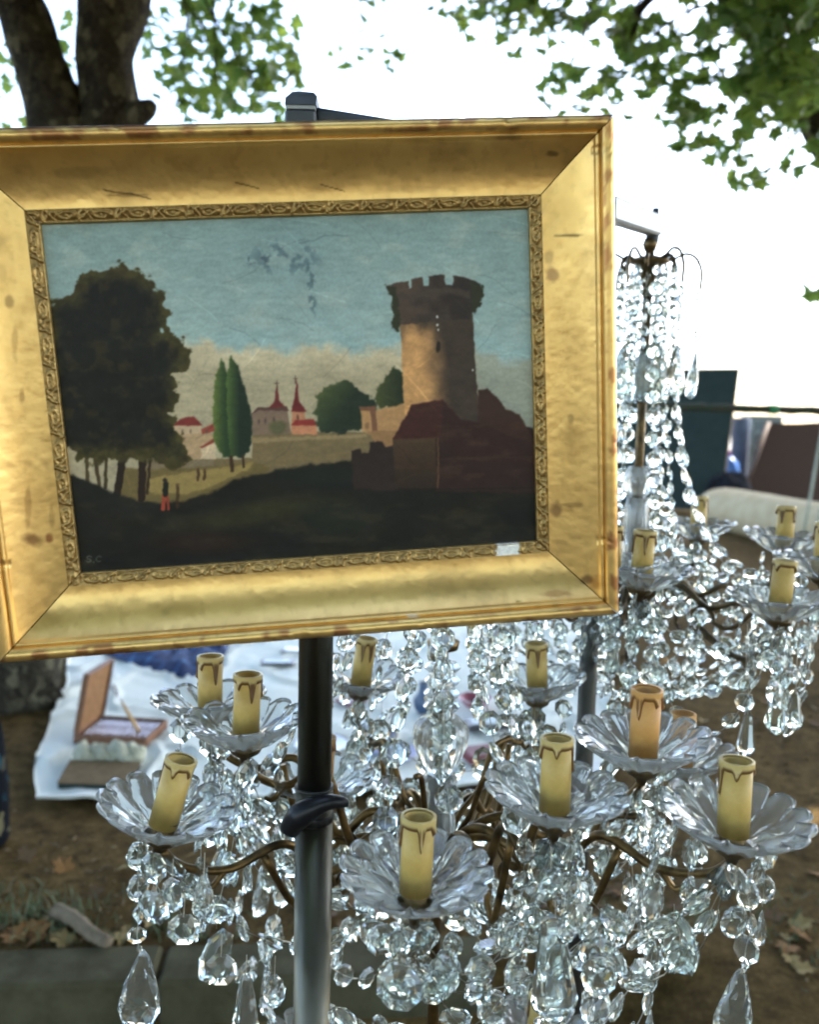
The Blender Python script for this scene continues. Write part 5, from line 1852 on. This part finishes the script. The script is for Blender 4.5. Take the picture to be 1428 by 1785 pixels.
turned('blue_vase', 738, 1238, [(.03, .004), (.05, .03), (.055, .07), (.03, .11), (.022, .14), (.032, .16), (.028, .16), (.018, .14)], M['blue_glaze'], 'small blue glazed vase on the white sheet behind the chandelier', 'vase')
turned('pink_bowl', 828, 1236, [(.03, .004), (.045, .012), (.085, .05), (.09, .06), (.085, .058), (.04, .018)], M['pink_glaze'], 'pink glazed bowl on the white sheet behind the chandelier', 'bowl', ([(.0895, .058), (.0915, .060), (.0895, .062)], M['china']))
turned('dark_bowl', 655, 1292, [(.04, .004), (.06, .01), (.10, .05), (.104, .06), (.098, .058), (.05, .016)], M['ink'], 'dark lacquer bowl near the front edge of the sheet', 'bowl', ([(.103, .058), (.1055, .060), (.103, .062)], M['bone']))
turned('white_plate', 560, 1300, [(.06, .004), (.07, .008), (.12, .022), (.125, .026), (.118, .025), (.06, .012)], M['china'], 'white china plate lying on the sheet', 'plate', ([(.1235, .024), (.1265, .0265), (.1235, .0275)], M['blue_glaze']))

# ------------------------------------------------------------------ things behind, at the right
DR = 7.0
M['green_paint'] = mottled('flaking_green_paint', (.012, .045, .022), (.050, .040, .026), 30, .7, 0, .6, 60, .01, lo=.4, hi=.6)
rl0, rl1 = at(930, 702, DR + .3), at(1640, 722, DR - .2)
rb = tag(empty('green_barrier', (rl0.x, rl0.y, 0)), 'horizontal rail of flaking green paint in front of the dark green board', 'barrier')
ro = Vector((rl0.x, rl0.y, 0))
pts = [rl0.lerp(rl1, k / 40) + Vector((0, 0, .004 * math.sin(k * 1.9) + .003 * math.sin(k * 4.1))) for k in range(41)]
MB().tube([p - ro for p in pts], [.034 + .003 * math.sin(k * 2.7) for k in range(41)], 14).build('rail', M['green_paint'], rb, True)
for p in (rl0.lerp(rl1, .03), rl0.lerp(rl1, .97)):
    MB().tube([(p.x - ro.x, p.y - ro.y, -.02), (p.x - ro.x, p.y - ro.y, p.z)], .032, 12).build('post', M['green_paint'], rb, True)
o = MB()
q = rl0.lerp(rl1, .607)
o.tube([q - ro + Vector((-.035, 0, 0)), q - ro + Vector((.035, 0, 0))], .0405, 14)
M['green_tape'] = mottled('bright_green_tape', (.02, .20, .07), (.03, .26, .09), 30, .5)
o.build('tape_band', M['green_tape'], rb, True)

# tall dark green board with a wooden edge, leaning back
M['slate_green'] = mottled('dark_green_board', (.014, .024, .019), (.020, .031, .025), 6, .8, spec=.2)
M['edge_wood'] = mottled('varnished_edge', (.16, .10, .05), (.22, .145, .075), 30, .6)
DB = 16.0
tr_, tl_ = at(1291, 642, DB), None
th, phi = math.radians(-30), math.radians(22)
av = Vector((math.cos(th), math.sin(th), 0))
nv_ = Vector((-math.sin(th), math.cos(th), 0))
bv = Vector((0, 0, 1)) * math.cos(phi) + nv_ * math.sin(phi)
Lb = (tr_.z - .0) / math.cos(phi)
wB = 2.3
bb = tr_ - bv * Lb
bm = Matrix((-av, bv, bv.cross(av) * -1)).transposed().to_4x4()
zz_ = av.cross(bv)
bm = Matrix(((av.x, bv.x, zz_.x, bb.x), (av.y, bv.y, zz_.y, bb.y), (av.z, bv.z, zz_.z, bb.z), (0, 0, 0, 1)))
gb = tag(empty('green_board', mat=bm), 'tall dark green board with a wooden edge leaning beyond the rail', 'board')
MB().box((-wB / 2, Lb / 2, 0), (wB - .05, Lb - .05, .022)).build('panel', M['slate_green'], gb)
for c_, s_ in (((-wB / 2, Lb - .0125, 0), (wB, .025, .034)), ((-wB / 2, .0125, 0), (wB, .025, .034)), ((-.0125, Lb / 2, 0), (.025, Lb - .051, .034)), ((-wB + .0125, Lb / 2, 0), (.025, Lb - .051, .034))):
    MB().box(c_, s_, bev=.004).build('edge_strip', M['edge_wood'], gb)
for x_ in (-.3, -wB + .3):
    top = Vector((x_, Lb * .8, -.02))
    wtop = bm @ top
    foot = bm.inverted() @ Vector((wtop.x + nv_.x * .75, wtop.y + nv_.y * .75, 0))
    MB().tube([top, foot], .02, 8).build('prop', M['edge_wood'], gb)

# rolled mattress
M['mattress'] = mottled('cream_canvas', (.36, .29, .175), (.43, .355, .23), 5, .95, 0, .4, 12, .02)
ma, mb_ = gnd(1233, 912), gnd(1600, 1010)
lumpy_roll('rolled_mattress', ma, mb_, .35, M['mattress'], 9, 'cream rolled mattress lying on the earth in front of the brown panel', 'mattress', 3, .05, .93)


def board_px(name, pts, d, thick, mat, label, cat, rim=None, rimw=.03):
    """Upright board, its outline given at distance d, its foot carried down to the ground."""
    P = [at(x, y, d) for x, y in pts]
    o_ = Vector((P[-1].x, P[-1].y, 0))
    root = tag(empty(name, o_), label, cat)
    mb = MB()
    n_ = len(P)
    vs = [p - o_ for p in P] + [p - o_ + Vector((0, thick, 0)) for p in P]
    fs = [tuple(range(n_)), tuple(range(n_, 2 * n_))[::-1]] + [(i, i + n_, (i + 1) % n_ + n_, (i + 1) % n_) for i in range(n_)]
    mb.add(vs, fs)
    mb.build('panel', mat, root)
    return root, o_, P


M['brown_board'] = mottled('dark_brown_rexine', (.040, .022, .014), (.062, .036, .022), 40, .75, 0, .3, 120, .003, spec=.2)
M['brown_trim'] = mottled('brown_trim', (.06, .03, .014), (.09, .044, .022), 30, .5)
gyf = lambda d, x: next(y for y in range(740, 1400) if at(x, y, d).z < .0)
d_ = 16.6
ybt = gyf(d_, 1390)
rt, o_, P = board_px('brown_panel', [(1341, 736), (1365, 738), (1395, 738), (1425, 736), (1470, 733), (1470, ybt), (1286, ybt)], d_, .07, M['brown_board'], 'dark brown upholstered panel standing behind the rolled mattress', 'panel')
mb = MB()
mb.tube([P[0] - o_ + Vector((0, -.01, 0)), P[6] - o_ + Vector((0, -.01, 0))], .045, 8)
mb.build('side_trim', M['brown_trim'], rt, True)
# grey-green cabinet with pale mouldings, blue fabric roll, blue bag
M['cab'] = mottled('grey_green_paint', (.095, .125, .115), (.13, .16, .145), 10, .6)
M['cab_line'] = mottled('pale_moulding', (.30, .36, .33), (.36, .42, .38), 10, .6)
d_ = 17.6
pa, pb = at(1309, 726, d_), at(1366, 726, d_)
cr_ = tag(empty('painted_cabinet', (pa.x, pa.y, 0)), 'grey-green cabinet with pale rectangular mouldings behind the brown panel', 'cabinet')
w_c, h_c = pb.x - pa.x, pa.z
MB().box((w_c / 2, .25, h_c / 2), (w_c, .5, h_c), bev=.01).build('carcass', M['cab'], cr_)
MB().box((w_c / 2, .25, h_c + .012), (w_c + .06, .56, .03), bev=.006).build('top_board', M['cab'], cr_)
for k in range(5):
    z0, z1 = h_c - .06 - k * .30, h_c - .30 - k * .30
    mb = MB()
    x0, x1 = .06, w_c - .05
    for c_, s_ in ((((x0 + x1) / 2, -.006, z0), (x1 - x0, .02, .018)), (((x0 + x1) / 2, -.006, z1), (x1 - x0, .02, .018)), ((x0, -.006, (z0 + z1) / 2), (.018, .02, z0 - z1 - .02)), ((x1, -.006, (z0 + z1) / 2), (.018, .02, z0 - z1 - .02))):
        mb.box(c_, s_)
    mb.build('moulding', M['cab_line'], cr_)
M['blue_roll'] = mottled('blue_grey_fabric', (.085, .105, .14), (.13, .15, .19), 3, .85, 0, .3, 10, .02)
d_ = 17.1
pa = at(1294, 728, d_)
rr_ = .18
o = MB().lathe([(rr_ * .96, 0), (rr_, .03), (rr_ * 1.02, .5), (rr_ * .97, 1.0), (rr_, pa.z - .02), (rr_ * .95, pa.z), (rr_ * .80, pa.z - .006), (rr_ * .78, pa.z - .03), (rr_ * .5, pa.z - .01), (rr_ * .48, pa.z - .03), (rr_ * .2, pa.z - .01)], 26).build('fabric_roll', M['blue_roll'], None, True, loc=(pa.x, pa.y, 0))
tag(o, 'upright blue-grey roll of fabric beside the grey-green cabinet', 'fabric roll')
M['bag_blue'] = mottled('shiny_blue_bag', (.012, .07, .24), (.02, .12, .36), 10, .3, 0, .6, 14, .04)
M['bag_black'] = mottled('black_bag', (.006, .007, .009), (.012, .013, .016), 10, .9, 0, .5, 14, .04, spec=.1)
M['bag_pink'] = mottled('magenta_cloth', (.30, .04, .22), (.42, .07, .32), 10, .8)


def sack(name, x0, x1, ytop, d, mat, label, cat, seed, hmax=None, base=0.0):
    a_, b_ = at(x0, ytop, d), at(x1, ytop, d)
    w = b_.x - a_.x
    h = (hmax or a_.z - base)
    nS, nT = 26, 30
    S, T = np.meshgrid(np.linspace(0, 1, nS), np.linspace(0, 2 * np.pi, nT, endpoint=False), indexing='ij')
    r = w / 2 * np.sqrt(np.clip(1 - np.abs(S * 1.0 - .42) ** 3 * 4.5, 0.02, 1)) * (1 + .5 * (fbm(np.cos(T) * 2 + 5, S * 4 + np.sin(T) * 2, seed, 4) - .5))
    P_ = np.stack([r * np.cos(T), r * np.sin(T) * .8, S * h + .04 * (fbm(np.cos(T) * 3, np.sin(T) * 3, seed + 3, 3) - .5) * S * 4], -1)
    vv = np.concatenate([P_.reshape(-1, 3), [[0, 0, h * .99], [0, 0, 0]]])
    f_ = grid_faces(nS, nT)
    wrap = np.array([(i * nT + nT - 1, (i + 1) * nT + nT - 1, (i + 1) * nT, i * nT) for i in range(nS - 1)])
    tp_ = np.array([((nS - 1) * nT + k, (nS - 1) * nT + (k + 1) % nT, nS * nT, nS * nT) for k in range(nT)])
    me = bpy.data.meshes.new(name)
    me.from_pydata([tuple(p) for p in vv], [], [tuple(int(i) for i in f) for f in np.concatenate([f_, wrap])] + [((nS - 1) * nT + k, (nS - 1) * nT + (k + 1) % nT, nS * nT) for k in range(nT)])
    me.materials.append(mat)
    me.polygons.foreach_set('use_smooth', [True] * len(me.polygons))
    ob = link(name, me, None, ((a_.x + b_.x) / 2, a_.y, base))
    return tag(ob, label, cat)


sack('black_bag', 1238, 1316, 822, 15.2, M['bag_black'], 'black bag slumped between the green board and the fabric roll', 'bag', 3)
sack('blue_bag', 1240, 1292, 794, 16.4, M['bag_blue'], 'shiny blue bag behind the black one, next to the fabric roll', 'bag', 6)
sack('pink_bundle', 1266, 1290, 786, 17.2, M['bag_pink'], 'small pink bundle showing behind the blue bag', 'bundle', 8)
# two thin pale canes leaning at the right
M['cane'] = mottled('pale_cane', (.26, .28, .20), (.34, .36, .27), 20, .6)
for (x0, y0, x1, y1, d, lb) in ((1436, 735, 1395, 960, 9.0, 'thin pale cane leaning across the rolled mattress'), (1462, 745, 1412, 966, 8.8, 'second thin cane, standing just beside the other on the mattress side')):
    a_, b_ = at(x0, y0, d), at(x1, y1, d)
    k = a_.z / (a_.z - b_.z)
    b_ = a_ + (b_ - a_) * k
    o = tag(empty('cane', b_), lb, 'cane')
    dv = a_ - b_
    MB().tube([Vector(), dv * .5 + Vector((.01, 0, 0)), dv], [.017, .015, .012], 9).build('shaft', M['cane'], o, True)
    MB().tube([dv * .335, dv * .342], .019, 9).build('node', M['cane'], o, True)
    MB().tube([dv * .66, dv * .667], .017, 9).build('node', M['cane'], o, True)

# patterned dark tote bag at the left edge
M['tote'] = None
tt_ = NT('dark_patterned_fabric')
tt_.set(Roughness=1.0)
tt_.b.inputs['Specular IOR Level'].default_value = 0.05
vo = tt_.n('ShaderNodeTexVoronoi')
vo.inputs['Scale'].default_value = 26
tt_.l(tt_.coord(), vo.inputs['Vector'])
sp_ = tt_.n('ShaderNodeSeparateColor')
tt_.l(vo.outputs['Color'], sp_.inputs[0])
tt_.base(tt_.ramp(sp_.outputs[0], [(0, (.006, .007, .009)), (.62, (.006, .007, .009)), (.68, (.012, .05, .07)), (.8, (.010, .012, .016)), (.93, (.12, .11, .06)), (1, (.02, .03, .04))]))
bp = gnd(-70, 1470)
tote = tag(empty('tote_bag', bp), 'dark patterned tote bag standing on the earth left of the sheet', 'bag')
mb = MB()
hw_, hd_, hh_ = .16, .07, .44
lv_ = []
for z, kx, ky in ((0, .96, .95), (.02, 1, 1), (.2, 1.02, 1.0), (.36, .97, .75), (hh_, .93, .35)):
    for k in range(24):
        a_ = 2 * math.pi * k / 24
        c_, s_ = math.cos(a_), math.sin(a_)
        lv_.append((hw_ * kx * math.copysign(abs(c_) ** .5, c_), hd_ * ky * math.copysign(abs(s_) ** .5, s_), z + .008 * math.sin(k * 1.7) * (z > .3)))
mb.add(lv_, [(i * 24 + k, i * 24 + (k + 1) % 24, (i + 1) * 24 + (k + 1) % 24, (i + 1) * 24 + k) for i in range(4) for k in range(24)] + [tuple(range(24))[::-1]])
mb.build('body', tt_.m, tote, True)
for y_ in (-.025, .025):
    MB().tube(spline([(-.07, y_, hh_ - .02), (-.06, y_ * 1.3, hh_ + .10), (0, y_ * 1.5, hh_ + .15), (.06, y_ * 1.3, hh_ + .10), (.07, y_, hh_ - .02)], 6), .008, 8).build('handle', M['bag_black'], tote, True)

# ------------------------------------------------------------------ litter on the earth: stick, dry leaves, grass, twigs
M['stick'] = mottled('grey_brown_stick', (.11, .085, .055), (.17, .135, .09), 25, .9, 0, .5, 90, .004)
a_, b_ = gnd(98, 1590, .02), gnd(190, 1640, .02)
a_.z, b_.z = gz_at(a_) + .03, gz_at(b_) + .022
so = a_.copy()
mb = MB()
sp = spline([a_ - so, a_.lerp(b_, .35) - so + Vector((0, .004, .004)), a_.lerp(b_, .7) - so + Vector((0, -.004, 0)), b_ - so], 6)
mb.tube(sp, [.023 - .006 * i / len(sp) + .0015 * math.sin(i * 1.7) for i in range(len(sp))], 12)
tag(mb.build('stick', M['stick'], None, True, loc=so), 'thick broken stick lying on the earth just behind the kerb', 'stick')

DL = []
for nm, c1_, c2_ in (('a', (.13, .065, .022), (.20, .11, .04)), ('b', (.085, .05, .025), (.13, .08, .04)), ('c', (.19, .135, .05), (.26, .19, .08))):
    mt = mottled('dry_leaf_' + nm, c1_, c2_, 25, .8)
    lv = leaf_v.copy()
    lv[:, 2] = .20 * np.abs(lv[:, 0]) ** 1.2 + .10 * np.sin(lv[:, 1] * 4) * (1 if nm != 'b' else -1)
    lv[:, 2] -= lv[:, 2].min() - .02
    DL.append(MB().add([tuple(p) for p in lv], [tuple(int(i) for i in f) for f in leaf_f]).mesh('dry_leaf', mt))
spots = []
for k in range(34):
    spots.append((rng.gauss(55, 60), rng.gauss(1632, 18)))
for k in range(22):
    spots.append((rng.uniform(1080, 1428), rng.uniform(1560, 1785)))
for k in range(46):
    spots.append((rng.uniform(0, 1428), rng.uniform(1390, 1640)))
for k in range(30):
    spots.append((rng.uniform(1080, 1428), rng.uniform(960, 1300)))
spots += [(405, 1620), (360, 1615), (1380, 1770), (1420, 1775), (1350, 1590)]
for x_, y_ in spots:
    p = gnd(x_, y_, 0)
    if p.y < KERB_A.y + KW + .03 + (p.x - KERB_A.x) * KERB_SL and p.x < 1.1:
        continue
    if NLc.x - .05 < p.x < NRc.x + .05 and min(NLc.y, NRc.y) - .08 < p.y < FLc.y:
        continue
    p.z = gz_at(p) + .002
    o = link('dry_leaf', rng.choice(DL), None, mat=Matrix.Translation(p) @ Matrix.Rotation(rng.uniform(0, 6.28), 4, 'Z') @ Matrix.Rotation(rng.gauss(0, .25), 4, 'X') @ Matrix.Scale(rng.uniform(.04, .085), 4))
    tag(o, 'dry fallen plane leaf lying on the bare earth', 'leaf', 'dry leaves scattered on the earth')

# grass tufts
tgs = NT('dusty_grass')
tgs.set(Roughness=.7)
tgs.base(tgs.ramp(tgs.n('ShaderNodeNewGeometry').outputs['Random Per Island'], [(0, (.035, .07, .022)), (.6, (.07, .11, .045)), (1, (.14, .14, .07))]))
gvv, gff = [], []
for (x_, y_, n_, sp_, h_) in ((75, 1605, 110, .13, .07), (120, 1600, 70, .1, .05), (200, 1630, 50, .1, .04), (300, 1640, 120, .16, .045), (420, 1650, 70, .12, .04), (1260, 1600, 150, .22, .045), (1200, 1625, 80, .14, .04), (1330, 1680, 60, .2, .03), (20, 1570, 40, .1, .04), (1390, 1560, 40, .2, .03)):
    c_ = gnd(x_, y_, 0)
    for k in range(n_):
        p = Vector((c_.x + rng.gauss(0, sp_), c_.y + rng.gauss(0, sp_ * .45), 0))
        if p.y < KERB_A.y + KW + .02 + (p.x - KERB_A.x) * KERB_SL and p.x < 1.1:
            continue
        p.z = gz_at(p) - .004
        a_ = rng.uniform(0, 6.28)
        h = h_ * rng.uniform(.5, 1.3)
        w = Vector((math.cos(a_), math.sin(a_), 0)) * .0022
        ln = Vector((rng.gauss(0, .5), rng.gauss(0, .5), 0)) * h
        i0 = len(gvv)
        gvv += [p - w, p + w, p + ln * .45 + Vector((0, 0, h * .65)) + w * .7, p + ln * .45 + Vector((0, 0, h * .65)) - w * .7, p + ln + Vector((0, 0, h * .85))]
        gff += [(i0, i0 + 1, i0 + 2, i0 + 3), (i0 + 3, i0 + 2, i0 + 4)]
gr = MB().add(gvv, gff).build('grass', tgs.m)
gr['kind'] = 'stuff'
gr['label'] = 'sparse dusty grass tufts growing on the bare earth'
gr['category'] = 'grass'
# crumbs of earth, bits of bark and twigs too many to count
rv, rf = [], []
for k in range(2600):
    if rng.random() < .55:
        p = gnd(rng.uniform(-60, 1500), rng.uniform(1400, 1790), 0)
    else:
        p = gnd(rng.uniform(1040, 1500), rng.uniform(930, 1400), 0)
    if p.y < KERB_A.y + KW + .02 + (p.x - KERB_A.x) * KERB_SL and p.x < 1.1:
        continue
    if NLc.x - .05 < p.x < NRc.x + .05 and min(NLc.y, NRc.y) - .08 < p.y < FLc.y:
        continue
    p.z = gz_at(p)
    R = Matrix.Rotation(rng.uniform(0, 6.28), 3, 'Z') @ Matrix.Rotation(rng.gauss(0, .4), 3, 'X')
    s_ = rng.uniform(.004, .011) * (1.6 if p.y > 4 else 1)
    l_ = s_ * rng.choice((1, 1, 1.4, 3.5))
    i0 = len(rv)
    rv += [p + R @ Vector(q) for q in ((-l_, 0, 0), (0, -s_ * .6, 0), (l_, 0, s_ * .1), (0, s_ * .6, 0), (0, 0, s_ * .7))]
    rf += [(i0, i0 + 1, i0 + 4), (i0 + 1, i0 + 2, i0 + 4), (i0 + 2, i0 + 3, i0 + 4), (i0 + 3, i0, i0 + 4)]
tdb = NT('earth_crumbs')
tdb.set(Roughness=1.0)
tdb.b.inputs['Specular IOR Level'].default_value = 0.05
tdb.base(tdb.ramp(tdb.n('ShaderNodeNewGeometry').outputs['Random Per Island'], [(0, (.035, .024, .012)), (.6, (.10, .07, .035)), (1, (.22, .165, .09))]))
cb = MB().add(rv, rf).build('earth_crumbs', tdb.m)
cb['kind'] = 'stuff'
cb['label'] = 'crumbs of earth and bark scattered over the ground'
cb['category'] = 'earth crumbs'
